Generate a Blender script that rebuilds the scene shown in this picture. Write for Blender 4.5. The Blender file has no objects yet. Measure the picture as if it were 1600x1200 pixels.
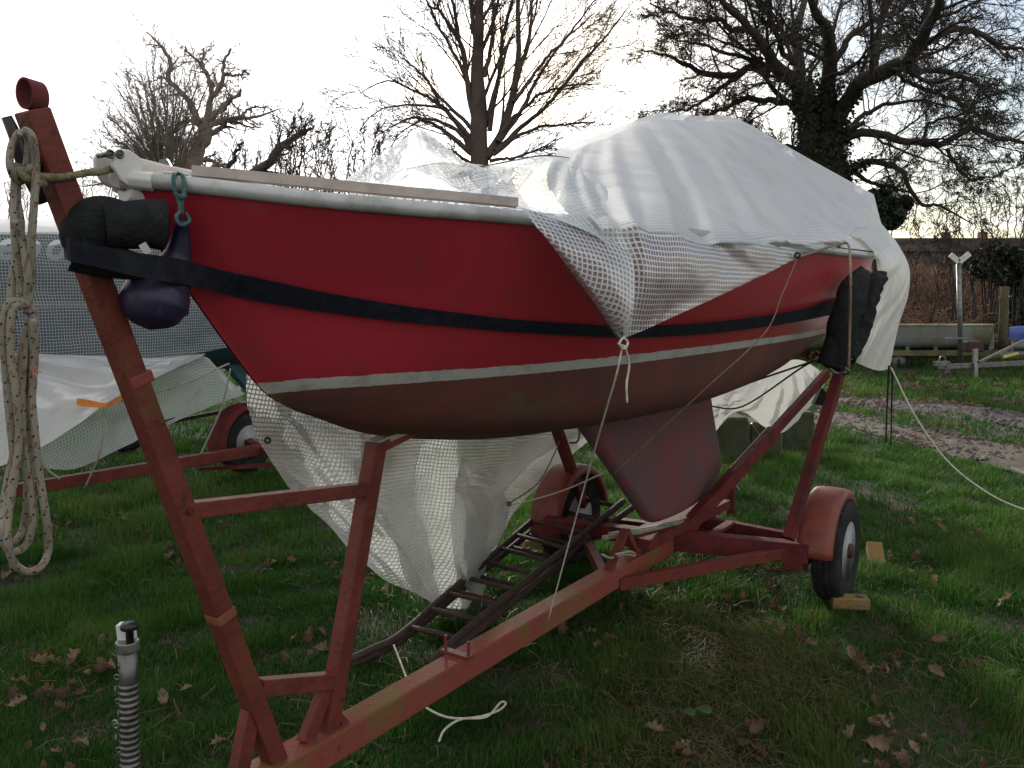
import bpy, math, random
import numpy as np
from mathutils import Vector
from mathutils.bvhtree import BVHTree
random.seed(4); rng = np.random.default_rng(11)
scene = bpy.context.scene
col = scene.collection

# ------------------------------------------------------------------ camera
F_PX = 1340.0; EYE = 1.7; TH = math.atan(140/F_PX)
cam_d = bpy.data.cameras.new('camera'); cam = bpy.data.objects.new('camera', cam_d); col.objects.link(cam)
cam_d.sensor_width = 36; cam_d.lens = 36*F_PX/1600; cam_d.clip_start = .05; cam_d.clip_end = 2000
cam.location = (0, 0, EYE); cam.rotation_euler = (math.pi/2-TH, 0, 0)
scene.camera = cam
scene.render.resolution_x = 1024; scene.render.resolution_y = 768
scene.view_settings.view_transform = 'Standard'; scene.view_settings.look = 'None'
scene.view_settings.gamma = 1; scene.view_settings.exposure = 0.0
scene.cycles.max_bounces = 10; scene.cycles.transparent_max_bounces = 24
scene.cycles.use_denoising = True

# ------------------------------------------------------------------ world: Nishita sky + broken cloud
SUN_EL = math.radians(17.5); SUN_AZ = math.radians(-5.5)     # azimuth from +Y towards +X
SUN_DIR = Vector((math.sin(SUN_AZ)*math.cos(SUN_EL), math.cos(SUN_AZ)*math.cos(SUN_EL), math.sin(SUN_EL)))
world = bpy.data.worlds.new('World'); scene.world = world; world.use_nodes = True
wt = world.node_tree; wt.nodes.clear()
def wn(t, **k):
    n = wt.nodes.new(t)
    for a, b in k.items(): setattr(n, a, b)
    return n
L = wt.links.new
out = wn('ShaderNodeOutputWorld'); bg = wn('ShaderNodeBackground'); bg.inputs[1].default_value = 0.105
sky = wn('ShaderNodeTexSky', sky_type='NISHITA', sun_disc=False)
sky.sun_elevation = SUN_EL; sky.sun_rotation = SUN_AZ; sky.dust_density = 1.0; sky.air_density = 1.0
tc = wn('ShaderNodeTexCoord'); sep = wn('ShaderNodeSeparateXYZ'); L(tc.outputs['Generated'], sep.inputs[0])
zadd = wn('ShaderNodeMath', operation='ADD'); zadd.inputs[1].default_value = .16; L(sep.outputs[2], zadd.inputs[0])
zmx = wn('ShaderNodeMath', operation='MAXIMUM'); zmx.inputs[1].default_value = .05; L(zadd.outputs[0], zmx.inputs[0])
dv = wn('ShaderNodeVectorMath', operation='DIVIDE'); L(tc.outputs['Generated'], dv.inputs[0])
cz = wn('ShaderNodeCombineXYZ')
for i in range(3): L(zmx.outputs[0], cz.inputs[i])
L(cz.outputs[0], dv.inputs[1])
cn = wn('ShaderNodeTexNoise'); cn.inputs['Scale'].default_value = 2.2; cn.inputs['Detail'].default_value = 9; cn.inputs['Roughness'].default_value = .58; cn.inputs['Distortion'].default_value = .3
L(dv.outputs[0], cn.inputs['Vector'])
# cover thins out to the right of the view
gd = wn('ShaderNodeVectorMath', operation='DOT_PRODUCT'); gd.inputs[1].default_value = Vector((.52, .72, .46)).normalized(); L(tc.outputs['Generated'], gd.inputs[0])
cov = wn('ShaderNodeMapRange'); cov.inputs[1].default_value = .70; cov.inputs[2].default_value = .98; cov.inputs[3].default_value = .13; cov.inputs[4].default_value = -.22; L(gd.outputs['Value'], cov.inputs[0])
cs = wn('ShaderNodeMath', operation='ADD'); L(cn.outputs[0], cs.inputs[0]); L(cov.outputs[0], cs.inputs[1])
cr = wn('ShaderNodeMapRange'); cr.inputs[1].default_value = .34; cr.inputs[2].default_value = .56; L(cs.outputs[0], cr.inputs[0])
sd = wn('ShaderNodeVectorMath', operation='DOT_PRODUCT'); sd.inputs[1].default_value = SUN_DIR; L(tc.outputs['Generated'], sd.inputs[0])
gl = wn('ShaderNodeMapRange'); gl.inputs[1].default_value = .60; gl.inputs[2].default_value = 1.0; gl.inputs[3].default_value = 0; gl.inputs[4].default_value = 1; L(sd.outputs['Value'], gl.inputs[0])
gp = wn('ShaderNodeMath', operation='POWER'); gp.inputs[1].default_value = 1.7; L(gl.outputs[0], gp.inputs[0])
gm = wn('ShaderNodeMath', operation='MULTIPLY_ADD'); gm.inputs[1].default_value = 16.0; gm.inputs[2].default_value = 8.3; L(gp.outputs[0], gm.inputs[0])
n2 = wn('ShaderNodeTexNoise'); n2.inputs['Scale'].default_value = 3.5; n2.inputs['Detail'].default_value = 6; L(dv.outputs[0], n2.inputs['Vector'])
nr = wn('ShaderNodeMapRange'); nr.inputs[1].default_value = .3; nr.inputs[2].default_value = .7; nr.inputs[3].default_value = .82; nr.inputs[4].default_value = 1.12; L(n2.outputs[0], nr.inputs[0])
cb = wn('ShaderNodeMath', operation='MULTIPLY'); L(gm.outputs[0], cb.inputs[0]); L(nr.outputs[0], cb.inputs[1])
cc = wn('ShaderNodeVectorMath', operation='SCALE'); cc.inputs[0].default_value = (1.0, .99, .985); L(cb.outputs[0], cc.inputs['Scale'])
mx = wn('ShaderNodeMix', data_type='RGBA'); L(cr.outputs[0], mx.inputs[0]); sk2 = wn('ShaderNodeVectorMath', operation='SCALE'); sk2.inputs['Scale'].default_value = 1.35; L(sky.outputs[0], sk2.inputs[0]); L(sk2.outputs[0], mx.inputs[6]); L(cc.outputs[0], mx.inputs[7])
L(mx.outputs[2], bg.inputs[0]); L(bg.outputs[0], out.inputs[0])

# ------------------------------------------------------------------ sun
sl = bpy.data.lights.new('sun', 'SUN'); sl.energy = 3.2; sl.angle = math.radians(3.5); sl.color = (1, .93, .82)
so = bpy.data.objects.new('sun', sl); col.objects.link(so); so.location = (0, 0, 30)
so.rotation_euler = (-SUN_DIR).to_track_quat('-Z', 'Y').to_euler()

# ------------------------------------------------------------------ frames of reference
C0, S0 = math.cos(TH), math.sin(TH)
def ray(u, v):
    x = (u-800)/F_PX; y = (v-600)/F_PX
    return np.array([x, C0-y*S0, -y*C0-S0])
EYEP = np.array([0, 0, EYE])
def AT(u, v, Y):                                   # point at world distance Y
    r = ray(u, v); return EYEP+r*(Y/r[1])
def ONZ(u, v, z):
    r = ray(u, v); return EYEP+r*((z-EYE)/r[2])
AX = np.array([.55766, .83007]); PT = np.array([.83007, -.55766]); OO = np.array([-.63343, 2.23896])
def W(s, p, z):                                    # boat frame: s aft, p to port, z up
    q = OO+AX*s+PT*p; return np.array([q[0], q[1], z])
def PL(u, v, p=0.):                                # point on the lengthwise plane p
    r = ray(u, v); return EYEP+r*((OO@PT+p)/(r[:2]@PT))
def PS(u, v, s):                                   # point on the cross plane s
    r = ray(u, v); return EYEP+r*((OO@AX+s)/(r[:2]@AX))
def gz(x, y):                                      # height of the lawn
    t = np.clip((np.asarray(y, float)-2.0)/2.8, 0, 1)
    return .09*t*t*(3-2*t)+.012*np.sin(x*1.7+.4)*np.cos(np.asarray(y)*1.3)

# ------------------------------------------------------------------ materials
def mat(name, base=(.5, .5, .5), rough=.6, metal=0., spec=.5, var=.0, scale=8., col2=None, mask=(.45, .6), bump=0., bscale=40., coat=0., coord='Object'):
    m = bpy.data.materials.new(name); m.use_nodes = True
    nt = m.node_tree; b = nt.nodes['Principled BSDF']
    b.inputs['Base Color'].default_value = (*base, 1); b.inputs['Roughness'].default_value = rough
    b.inputs['Metallic'].default_value = metal; b.inputs['Specular IOR Level'].default_value = spec; b.inputs['Coat Weight'].default_value = coat
    t = nt.nodes.new('ShaderNodeTexCoord')
    if col2 is not None:
        n = nt.nodes.new('ShaderNodeTexNoise'); n.inputs['Scale'].default_value = scale; n.inputs['Detail'].default_value = 8; n.inputs['Roughness'].default_value = .65
        nt.links.new(t.outputs[coord], n.inputs[0])
        r = nt.nodes.new('ShaderNodeMapRange'); r.inputs[1].default_value = mask[0]; r.inputs[2].default_value = mask[1]; nt.links.new(n.outputs[0], r.inputs[0])
        x = nt.nodes.new('ShaderNodeMix'); x.data_type = 'RGBA'; x.inputs[6].default_value = (*base, 1); x.inputs[7].default_value = (*col2, 1)
        nt.links.new(r.outputs[0], x.inputs[0]); nt.links.new(x.outputs[2], b.inputs['Base Color']); m['mixnode'] = x.name
    if bump:
        n = nt.nodes.new('ShaderNodeTexNoise'); n.inputs['Scale'].default_value = bscale; n.inputs['Detail'].default_value = 6
        nt.links.new(t.outputs[coord], n.inputs[0])
        k = nt.nodes.new('ShaderNodeBump'); k.inputs['Strength'].default_value = bump; k.inputs['Distance'].default_value = .01
        nt.links.new(n.outputs[0], k.inputs['Height']); nt.links.new(k.outputs[0], b.inputs['Normal'])
    return m
def add_layer(m, colr, scale, lo, hi, stretch=None):      # another patchy layer over the base colour (stains, algae, chips)
    nt = m.node_tree; b = nt.nodes['Principled BSDF']; t = nt.nodes.new('ShaderNodeTexCoord')
    n = nt.nodes.new('ShaderNodeTexNoise'); n.inputs['Scale'].default_value = scale; n.inputs['Detail'].default_value = 9; n.inputs['Roughness'].default_value = .7
    if stretch:
        mp = nt.nodes.new('ShaderNodeMapping'); mp.inputs['Scale'].default_value = stretch; nt.links.new(t.outputs['Object'], mp.inputs[0]); nt.links.new(mp.outputs[0], n.inputs[0])
    else: nt.links.new(t.outputs['Object'], n.inputs[0])
    r = nt.nodes.new('ShaderNodeMapRange'); r.inputs[1].default_value = lo; r.inputs[2].default_value = hi; nt.links.new(n.outputs[0], r.inputs[0])
    x = nt.nodes.new('ShaderNodeMix'); x.data_type = 'RGBA'; x.inputs[7].default_value = (*colr, 1)
    s = b.inputs['Base Color']
    if s.links: nt.links.new(s.links[0].from_socket, x.inputs[6])
    else: x.inputs[6].default_value = s.default_value
    nt.links.new(r.outputs[0], x.inputs[0]); nt.links.new(x.outputs[2], s)
    return m
M = {}
M['oxide'] = add_layer(add_layer(mat('red_oxide_paint', (.185, .045, .034), .5, col2=(.12, .031, .025), scale=6, mask=(.38, .62), bump=.35, bscale=60, spec=.18), (.13, .075, .03), 3.2, .54, .70), (.06, .03, .022), 17, .60, .68)
add_layer(M['oxide'], (.5, .36, .32), 48, .735, .75)
M['oxide_algae'] = add_layer(add_layer(mat('red_oxide_paint_algae', (.25, .066, .052), .6, col2=(.18, .115, .04), scale=4.5, mask=(.46, .62), bump=.35, bscale=60, spec=.15), (.10, .04, .03), 14, .64, .7), (.75, .72, .66), 30, .755, .77)
M['oxide_dark'] = mat('old_red_paint', (.16, .030, .030), .65, col2=(.07, .025, .025), scale=9, mask=(.45, .65), bump=.3, bscale=50, spec=.15)
M['guard'] = add_layer(mat('mudguard_paint', (.25, .062, .042), .5, col2=(.18, .045, .033), scale=7, bump=.15, bscale=80), (.7, .62, .55), 9, .73, .75)
M['gel'] = add_layer(mat('white_gelcoat', (.66, .66, .63), .35, col2=(.42, .42, .38), scale=6, mask=(.55, .75), spec=.5), (.12, .11, .09), 26, .68, .74)
M['pink'] = add_layer(mat('faded_pink_deck', (.52, .46, .42), .6, col2=(.40, .35, .31), scale=10), (.16, .11, .09), 18, .62, .7)
M['alu'] = add_layer(mat('dull_aluminium', (.50, .52, .52), .42, metal=.25, col2=(.34, .36, .35), scale=9), (.12, .11, .09), 24, .62, .70)
M['steel'] = mat('galvanised_steel', (.24, .25, .245), .42, metal=.7, col2=(.15, .16, .15), scale=14)
M['tube'] = mat('dull_ribbed_steel', (.16, .165, .155), .33, metal=.8, col2=(.09, .09, .08), scale=30)
M['rust'] = mat('rusty_iron', (.055, .038, .035), .75, col2=(.10, .055, .04), scale=16, mask=(.5, .68), bump=.4, bscale=70, spec=.25)
M['foam'] = mat('black_felt', (.017, .019, .020), .95, col2=(.032, .035, .035), scale=24, mask=(.45, .75), bump=.7, bscale=90, spec=.15)
M['strap'] = mat('navy_black_webbing', (.011, .013, .020), .9, col2=(.018, .021, .029), scale=30, bump=.3, bscale=160, spec=.2)
M['tyre'] = mat('tyre_rubber', (.018, .019, .021), .85, col2=(.035, .036, .034), scale=14, bump=.3, bscale=40, spec=.2)
M['rim'] = add_layer(mat('grey_wheel_rim', (.50, .53, .55), .45, col2=(.40, .42, .43), scale=9), (.10, .08, .06), 14, .64, .72)
M['black'] = mat('black_plastic', (.01, .01, .012), .35)
M['buoy'] = add_layer(mat('navy_vinyl', (.016, .015, .048), .45, col2=(.026, .025, .058), scale=5, bump=.15, bscale=25), (.06, .06, .075), 16, .62, .7)
M['cord'] = mat('grey_cord', (.42, .38, .30), .85, col2=(.30, .27, .21), scale=60)
M['cordp'] = mat('pale_cord', (.66, .64, .56), .85, col2=(.48, .46, .38), scale=60)
M['cordd'] = mat('dark_cord', (.05, .045, .04), .9)
M['cordb'] = mat('brown_cord', (.20, .15, .11), .9, col2=(.28, .22, .16), scale=60)
M['teal_cord'] = mat('teal_cord', (.035, .095, .10), .85, col2=(.06, .13, .12), scale=70)
M['moss_rope'] = mat('mossy_rope', (.26, .24, .12), .95, col2=(.13, .13, .055), scale=45, bump=.6, bscale=150)
M['brick'] = mat('yellow_brick', (.24, .15, .045), .9, col2=(.20, .15, .07), scale=14, bump=.6, bscale=60)
M['brick2'] = mat('yellow_plastic', (.52, .34, .06), .7, col2=(.30, .2, .06), scale=14)
M['concrete'] = mat('mossy_concrete', (.06, .065, .035), .95, col2=(.03, .045, .02), scale=7, bump=.5)
M['slate'] = mat('wet_slate', (.10, .10, .10), .6, col2=(.05, .05, .045), scale=7, bump=.5)
M['bark'] = mat('bark', (.060, .048, .038), .9, col2=(.035, .028, .022), scale=5, bump=.6, bscale=18)
M['bark_hazed'] = mat('haze_paled_bark', (.28, .235, .20), .9, col2=(.19, .155, .13), scale=3)  # bark of the left trees, paled to put haze and glare into the colour
M['barkm'] = mat('brown_bark', (.10, .072, .060), .9, col2=(.065, .047, .038), scale=4, bump=.5, bscale=15)
M['ivy'] = mat('ivy_leaf', (.018, .032, .012), .6, col2=(.03, .05, .018), scale=3)
M['bushl'] = mat('evergreen_leaf', (.020, .035, .016), .5, col2=(.035, .055, .02), scale=3)
M['bramble'] = mat('bramble_stem', (.27, .17, .115), .9, col2=(.17, .10, .065), scale=1.2, mask=(.4, .6))
M['dead'] = mat('dead_bracken', (.34, .21, .13), .95, col2=(.19, .115, .07), scale=.8, mask=(.4, .6))
M['roof'] = mat('dark_roof_tiles', (.028, .021, .019), 1., spec=.05, col2=(.06, .05, .045), scale=.4)
M['white'] = mat('white_render', (.09, .075, .06), .9, col2=(.34, .33, .30), scale=.3, mask=(.56, .62))
M['chim'] = mat('chimney_brick', (.16, .09, .06), .9)
M['post'] = mat('mossy_post', (.11, .10, .055), .95, col2=(.06, .06, .03), scale=10)
M['orange'] = mat('orange_tape', (.85, .30, .06), .6, col2=(.75, .22, .04), scale=20)
M['blue'] = mat('blue_cover', (.03, .07, .28), .5, col2=(.05, .1, .33), scale=3)
M['dgrey'] = mat('mossy_grey_hull', (.22, .25, .24), .5, col2=(.15, .16, .08), scale=1.6, mask=(.42, .62))
M['dgreen'] = mat('mossy_timber', (.17, .17, .06), .8, col2=(.10, .11, .05), scale=4)
def leafmat(name, a, b, trans=.25):
    m = mat(name, a, .8, col2=b, scale=22, mask=(.35, .65)); nt = m.node_tree
    bs = nt.nodes['Principled BSDF']; o = nt.nodes['Material Output']
    tr = nt.nodes.new('ShaderNodeBsdfTranslucent'); nt.links.new(bs.inputs['Base Color'].links[0].from_socket, tr.inputs[0])
    ms = nt.nodes.new('ShaderNodeMixShader'); ms.inputs[0].default_value = trans
    nt.links.new(bs.outputs[0], ms.inputs[1]); nt.links.new(tr.outputs[0], ms.inputs[2]); nt.links.new(ms.outputs[0], o.inputs[0]); return m
M['leaf'] = leafmat('dead_oak_leaf', (.27, .195, .125), (.15, .10, .062))
M['leaf2'] = leafmat('dark_dead_leaf', (.15, .085, .055), (.08, .05, .035))

def rope_material():
    m = bpy.data.materials.new('flecked_rope'); m.use_nodes = True; nt = m.node_tree; b = nt.nodes['Principled BSDF']; b.inputs['Roughness'].default_value = .9
    uv = nt.nodes.new('ShaderNodeUVMap'); sp = nt.nodes.new('ShaderNodeSeparateXYZ'); nt.links.new(uv.outputs[0], sp.inputs[0])
    def math_(op, a, bb=None, c=None):
        n = nt.nodes.new('ShaderNodeMath'); n.operation = op
        for i, x in enumerate((a, bb, c)):
            if x is None: continue
            if isinstance(x, (int, float)): n.inputs[i].default_value = x
            else: nt.links.new(x, n.inputs[i])
        return n.outputs[0]
    U, V = sp.outputs[0], sp.outputs[1]
    nzn = nt.nodes.new('ShaderNodeTexNoise'); nzn.inputs['Scale'].default_value = 14; tcr = nt.nodes.new('ShaderNodeTexCoord'); nt.links.new(tcr.outputs['Object'], nzn.inputs[0]); nzr = nzn.outputs[0]
    def fleck(pu, pv, off, w1, w2):
        a = math_('FRACT', math_('ADD', math_('MULTIPLY', nzr, 2.2), math_('MULTIPLY_ADD', U, pu, math_('MULTIPLY_ADD', V, pv, off))))
        c = math_('FRACT', math_('MULTIPLY_ADD', U, pu*.5, math_('MULTIPLY_ADD', V, -2., off*2.3)))
        return math_('MULTIPLY', math_('LESS_THAN', a, w1), math_('LESS_THAN', c, w2))
    red = fleck(30., 1., .1, .42, .30); blk = fleck(52., 1., .55, .24, .2)
    nz = nt.nodes.new('ShaderNodeTexNoise'); nz.inputs['Scale'].default_value = 9
    tcn = nt.nodes.new('ShaderNodeTexCoord'); nt.links.new(tcn.outputs['Object'], nz.inputs[0])
    x0 = nt.nodes.new('ShaderNodeMix'); x0.data_type = 'RGBA'; x0.inputs[6].default_value = (.34, .32, .26, 1); x0.inputs[7].default_value = (.20, .18, .13, 1); nt.links.new(nz.outputs[0], x0.inputs[0])
    x1 = nt.nodes.new('ShaderNodeMix'); x1.data_type = 'RGBA'; x1.inputs[7].default_value = (.23, .125, .09, 1); nt.links.new(x0.outputs[2], x1.inputs[6]); nt.links.new(red, x1.inputs[0])
    x2 = nt.nodes.new('ShaderNodeMix'); x2.data_type = 'RGBA'; x2.inputs[7].default_value = (.02, .02, .025, 1); nt.links.new(x1.outputs[2], x2.inputs[6]); nt.links.new(blk, x2.inputs[0])
    nt.links.new(x2.outputs[2], b.inputs['Base Color'])
    wv = math_('SINE', math_('MULTIPLY_ADD', U, 900., math_('MULTIPLY', V, 25.)))
    wb = math_('SINE', math_('MULTIPLY_ADD', U, 900., math_('MULTIPLY', V, -25.)))
    bp = nt.nodes.new('ShaderNodeBump'); bp.inputs['Strength'].default_value = .5; bp.inputs['Distance'].default_value = .002; nt.links.new(math_('MULTIPLY', wv, wb), bp.inputs['Height']); nt.links.new(bp.outputs[0], b.inputs['Normal'])
    return m
M['rope'] = rope_material()

def sheeting(name, cell, clear_lo, clear_hi, tint=(.80, .84, .84), thread=.22, dirt=.25, nscale=2.5, back=.5, fold=(1., 1., 0.)):
    """translucent film with a woven reinforcing grid, laid out in metres along the sheet (UV)"""
    m = bpy.data.materials.new(name); m.use_nodes = True; nt = m.node_tree; nt.nodes.clear()
    def N(t): return nt.nodes.new(t)
    def K(a, b): nt.links.new(a, b)
    def mt(op, a, b=None):
        n = N('ShaderNodeMath'); n.operation = op
        for i, x in enumerate((a, b)):
            if x is None: continue
            if isinstance(x, (int, float)): n.inputs[i].default_value = x
            else: K(x, n.inputs[i])
        return n.outputs[0]
    uv = N('ShaderNodeUVMap'); nd = N('ShaderNodeTexNoise'); nd.inputs['Scale'].default_value = 6; K(uv.outputs[0], nd.inputs[0])
    wob = N('ShaderNodeVectorMath'); wob.operation = 'MULTIPLY_ADD'; wob.inputs[1].default_value = (.010, .010, 0); K(nd.outputs['Color'], wob.inputs[0]); K(uv.outputs[0], wob.inputs[2])
    sp = N('ShaderNodeSeparateXYZ'); K(wob.outputs[0], sp.inputs[0])
    ax = mt('LESS_THAN', mt('FRACT', mt('DIVIDE', sp.outputs[0], cell)), thread); ay = mt('LESS_THAN', mt('FRACT', mt('DIVIDE', sp.outputs[1], cell)), thread)
    grid = mt('MAXIMUM', ax, ay)
    ns = N('ShaderNodeTexNoise'); ns.inputs['Scale'].default_value = nscale; ns.inputs['Detail'].default_value = 5; ns.inputs['Distortion'].default_value = .5; K(uv.outputs[0], ns.inputs[0])
    mr = N('ShaderNodeMapRange'); mr.inputs[1].default_value = .35; mr.inputs[2].default_value = .68; mr.inputs[3].default_value = clear_lo; mr.inputs[4].default_value = clear_hi; K(ns.outputs[0], mr.inputs[0])
    clear = mt('MULTIPLY', mr.outputs[0], mt('SUBTRACT', 1.0, mt('MULTIPLY', grid, .9)))
    nd2 = N('ShaderNodeTexNoise'); nd2.inputs['Scale'].default_value = 5; nd2.inputs['Detail'].default_value = 9; nd2.inputs['Roughness'].default_value = .7; K(uv.outputs[0], nd2.inputs[0])
    dr = N('ShaderNodeMapRange'); dr.inputs[1].default_value = .5; dr.inputs[2].default_value = .8; dr.inputs[4].default_value = dirt*2; K(nd2.outputs[0], dr.inputs[0])
    cm = N('ShaderNodeMix'); cm.data_type = 'RGBA'; cm.inputs[6].default_value = (*tint, 1); cm.inputs[7].default_value = (.40, .38, .32, 1); K(dr.outputs[0], cm.inputs[0])
    df = N('ShaderNodeBsdfDiffuse'); tl = N('ShaderNodeBsdfTranslucent'); K(cm.outputs[2], df.inputs[0]); K(cm.outputs[2], tl.inputs[0])
    a = N('ShaderNodeMixShader'); K(mt('SUBTRACT', back, mt('MULTIPLY', grid, back*.85)), a.inputs[0]); K(df.outputs[0], a.inputs[1]); K(tl.outputs[0], a.inputs[2])
    g = N('ShaderNodeBsdfGlossy'); g.inputs['Roughness'].default_value = .38; g.inputs[0].default_value = (.8, .8, .8, 1)
    fr = N('ShaderNodeLayerWeight'); fr.inputs[0].default_value = .25
    fm = mt('MULTIPLY', fr.outputs['Fresnel'], .5); a2 = N('ShaderNodeMixShader'); K(fm, a2.inputs[0]); K(a.outputs[0], a2.inputs[1]); K(g.outputs[0], a2.inputs[2])
    tp = N('ShaderNodeBsdfTransparent'); tp.inputs[0].default_value = (.93, .95, .95, 1)
    b = N('ShaderNodeMixShader'); K(clear, b.inputs[0]); K(a2.outputs[0], b.inputs[1]); K(tp.outputs[0], b.inputs[2])
    n3 = N('ShaderNodeTexNoise'); n3.inputs['Scale'].default_value = 7; n3.inputs['Detail'].default_value = 3; n3.inputs['Distortion'].default_value = .8
    fm_ = N('ShaderNodeMapping'); fm_.vector_type = 'TEXTURE'; fm_.inputs['Rotation'].default_value = (0, 0, fold[2]); fm_.inputs['Scale'].default_value = (1/fold[1], 1/fold[0], 1); K(uv.outputs[0], fm_.inputs[0]); K(fm_.outputs[0], n3.inputs[0]); n3.inputs['Scale'].default_value = 4.5
    bp = N('ShaderNodeBump'); bp.inputs['Strength'].default_value = .38; bp.inputs['Distance'].default_value = .03; K(n3.outputs[0], bp.inputs['Height'])
    for x in (df, tl, g): K(bp.outputs[0], x.inputs['Normal'])
    o = N('ShaderNodeOutputMaterial'); K(b.outputs[0], o.inputs[0]); return m
M['sheet'] = sheeting('reinforced_sheeting', .0150, .12, .30, thread=.28, tint=(.78, .77, .73), fold=(1.5, .25, .6))
M['sheet_fold'] = sheeting('reinforced_sheeting_clear', .0170, .20, .50, thread=.30, tint=(.66, .69, .68), dirt=.1, back=.42, fold=(1.5, .4, .5))
M['sheet_hem'] = sheeting('reinforced_sheeting_open', .0150, .46, .70, thread=.30, tint=(.64, .66, .66), dirt=.15)
M['sheet_milky'] = sheeting('milky_sheeting', .010, .03, .10, tint=(.66, .67, .65), thread=.2, fold=(1.5, .3, .2))
M['sheet_old'] = sheeting('old_sheeting', .0175, .05, .55, tint=(.78, .81, .77), thread=.34, dirt=.3, fold=(1.6, .35, .2))
M['sheet_near'] = sheeting('neighbour_sheeting', .021, .50, .74, tint=(.33, .37, .40), thread=.24, dirt=.25, nscale=1.2)
M['sheet_nearw'] = sheeting('neighbour_sheeting_milky', .020, .04, .12, tint=(.74, .75, .75), thread=.2, dirt=.3, nscale=1.2, back=.6, fold=(.6, .3, .6))
M['sheet_thin'] = sheeting('neighbour_sheeting_thin', .024, .30, .5, tint=(.6, .66, .64), thread=.22, dirt=.3, nscale=1.2)
M['sheet_white'] = sheeting('crumpled_white_sheeting', .022, .0, .03, tint=(.62, .62, .60), thread=.1, dirt=.2)

def hull_material():
    m = bpy.data.materials.new('boat_hull_paint'); m.use_nodes = True; nt = m.node_tree; b = nt.nodes['Principled BSDF']
    b.inputs['Roughness'].default_value = .42; b.inputs['Specular IOR Level'].default_value = .45
    g = nt.nodes.new('ShaderNodeNewGeometry'); sp = nt.nodes.new('ShaderNodeUVMap'); su = nt.nodes.new('ShaderNodeSeparateXYZ'); nt.links.new(sp.outputs[0], su.inputs[0])
    def nz(scale, det=6, stretch=(1, 1, 1)):
        mp = nt.nodes.new('ShaderNodeMapping'); mp.inputs['Scale'].default_value = stretch; nt.links.new(g.outputs['Position'], mp.inputs[0])
        n = nt.nodes.new('ShaderNodeTexNoise'); n.inputs['Scale'].default_value = scale; n.inputs['Detail'].default_value = det; n.inputs['Roughness'].default_value = .65; nt.links.new(mp.outputs[0], n.inputs[0]); return n.outputs[0]
    def rng_(s, lo, hi):
        r = nt.nodes.new('ShaderNodeMapRange'); r.inputs[1].default_value = lo; r.inputs[2].default_value = hi; nt.links.new(s, r.inputs[0]); return r.outputs[0]
    def mixc(f, a, c):
        x = nt.nodes.new('ShaderNodeMix'); x.data_type = 'RGBA'; nt.links.new(f, x.inputs[0])
        for k, val in ((6, a), (7, c)):
            if isinstance(val, tuple): x.inputs[k].default_value = (*val, 1)
            else: nt.links.new(val, x.inputs[k])
        return x.outputs[2]
    red = mixc(rng_(nz(1.6), .35, .7), (.46, .033, .052), (.38, .031, .050)); red = mixc(rng_(nz(30, 9, (1, 1, 6)), .69, .74), red, (.46, .12, .11)); red = mixc(rng_(nz(9, 8, (1, 1, .12)), .56, .78), red, (.27, .045, .045)); red = mixc(rng_(nz(2.5, 9, (1, 1, 3)), .60, .72), red, (.44, .075, .08))
    anti = mixc(rng_(nz(5, 8), .4, .62), (.19, .060, .050), (.125, .055, .046)); anti = mixc(rng_(nz(3.2, 9), .58, .7), anti, (.14, .11, .05)); anti = mixc(rng_(nz(26, 9), .7, .74), anti, (.30, .09, .07))
    stripe = mixc(rng_(nz(14, 8), .5, .75), (.50, .52, .48), (.30, .31, .26))
    jag = nt.nodes.new('ShaderNodeMath'); jag.operation = 'MULTIPLY_ADD'; jag.inputs[1].default_value = .016; nt.links.new(nz(17, 5), jag.inputs[0]); nt.links.new(su.outputs[1], jag.inputs[2])
    j2 = nt.nodes.new('ShaderNodeMath'); j2.operation = 'MULTIPLY_ADD'; j2.inputs[1].default_value = .004; nt.links.new(nz(40, 2), j2.inputs[0]); nt.links.new(su.outputs[1], j2.inputs[2])
    top = rng_(jag.outputs[0], .0075, .0095); low = rng_(j2.outputs[0], -.0300, -.0285)
    nt.links.new(mixc(top, mixc(low, anti, stripe), red), b.inputs['Base Color'])
    r = nt.nodes.new('ShaderNodeMix'); r.data_type = 'FLOAT'; r.inputs[2].default_value = .8; r.inputs[3].default_value = .33; nt.links.new(top, r.inputs[0]); nt.links.new(r.outputs[0], b.inputs['Roughness'])
    bp = nt.nodes.new('ShaderNodeBump'); bp.inputs['Strength'].default_value = .12; bp.inputs['Distance'].default_value = .004; nt.links.new(nz(70, 5), bp.inputs['Height']); nt.links.new(bp.outputs[0], b.inputs['Normal'])
    return m
M['hull'] = hull_material()
M['keel'] = add_layer(add_layer(mat('keel_paint', (.19, .058, .064), .85, col2=(.13, .075, .078), scale=3.5, mask=(.44, .56), bump=.4, bscale=35), (.04, .03, .03), 9, .62, .68), (.33, .04, .06), 3.1, .60, .70)
M['nhull'] = mat('neighbour_hull', (.055, .068, .08), .6, col2=(.035, .045, .058), scale=1.5)
M['teal'] = mat('teal_antifoul', (.05, .15, .20), .6, col2=(.035, .11, .155), scale=4)
M['yellow'] = mat('ochre_stripe', (.42, .26, .06), .6)

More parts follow.
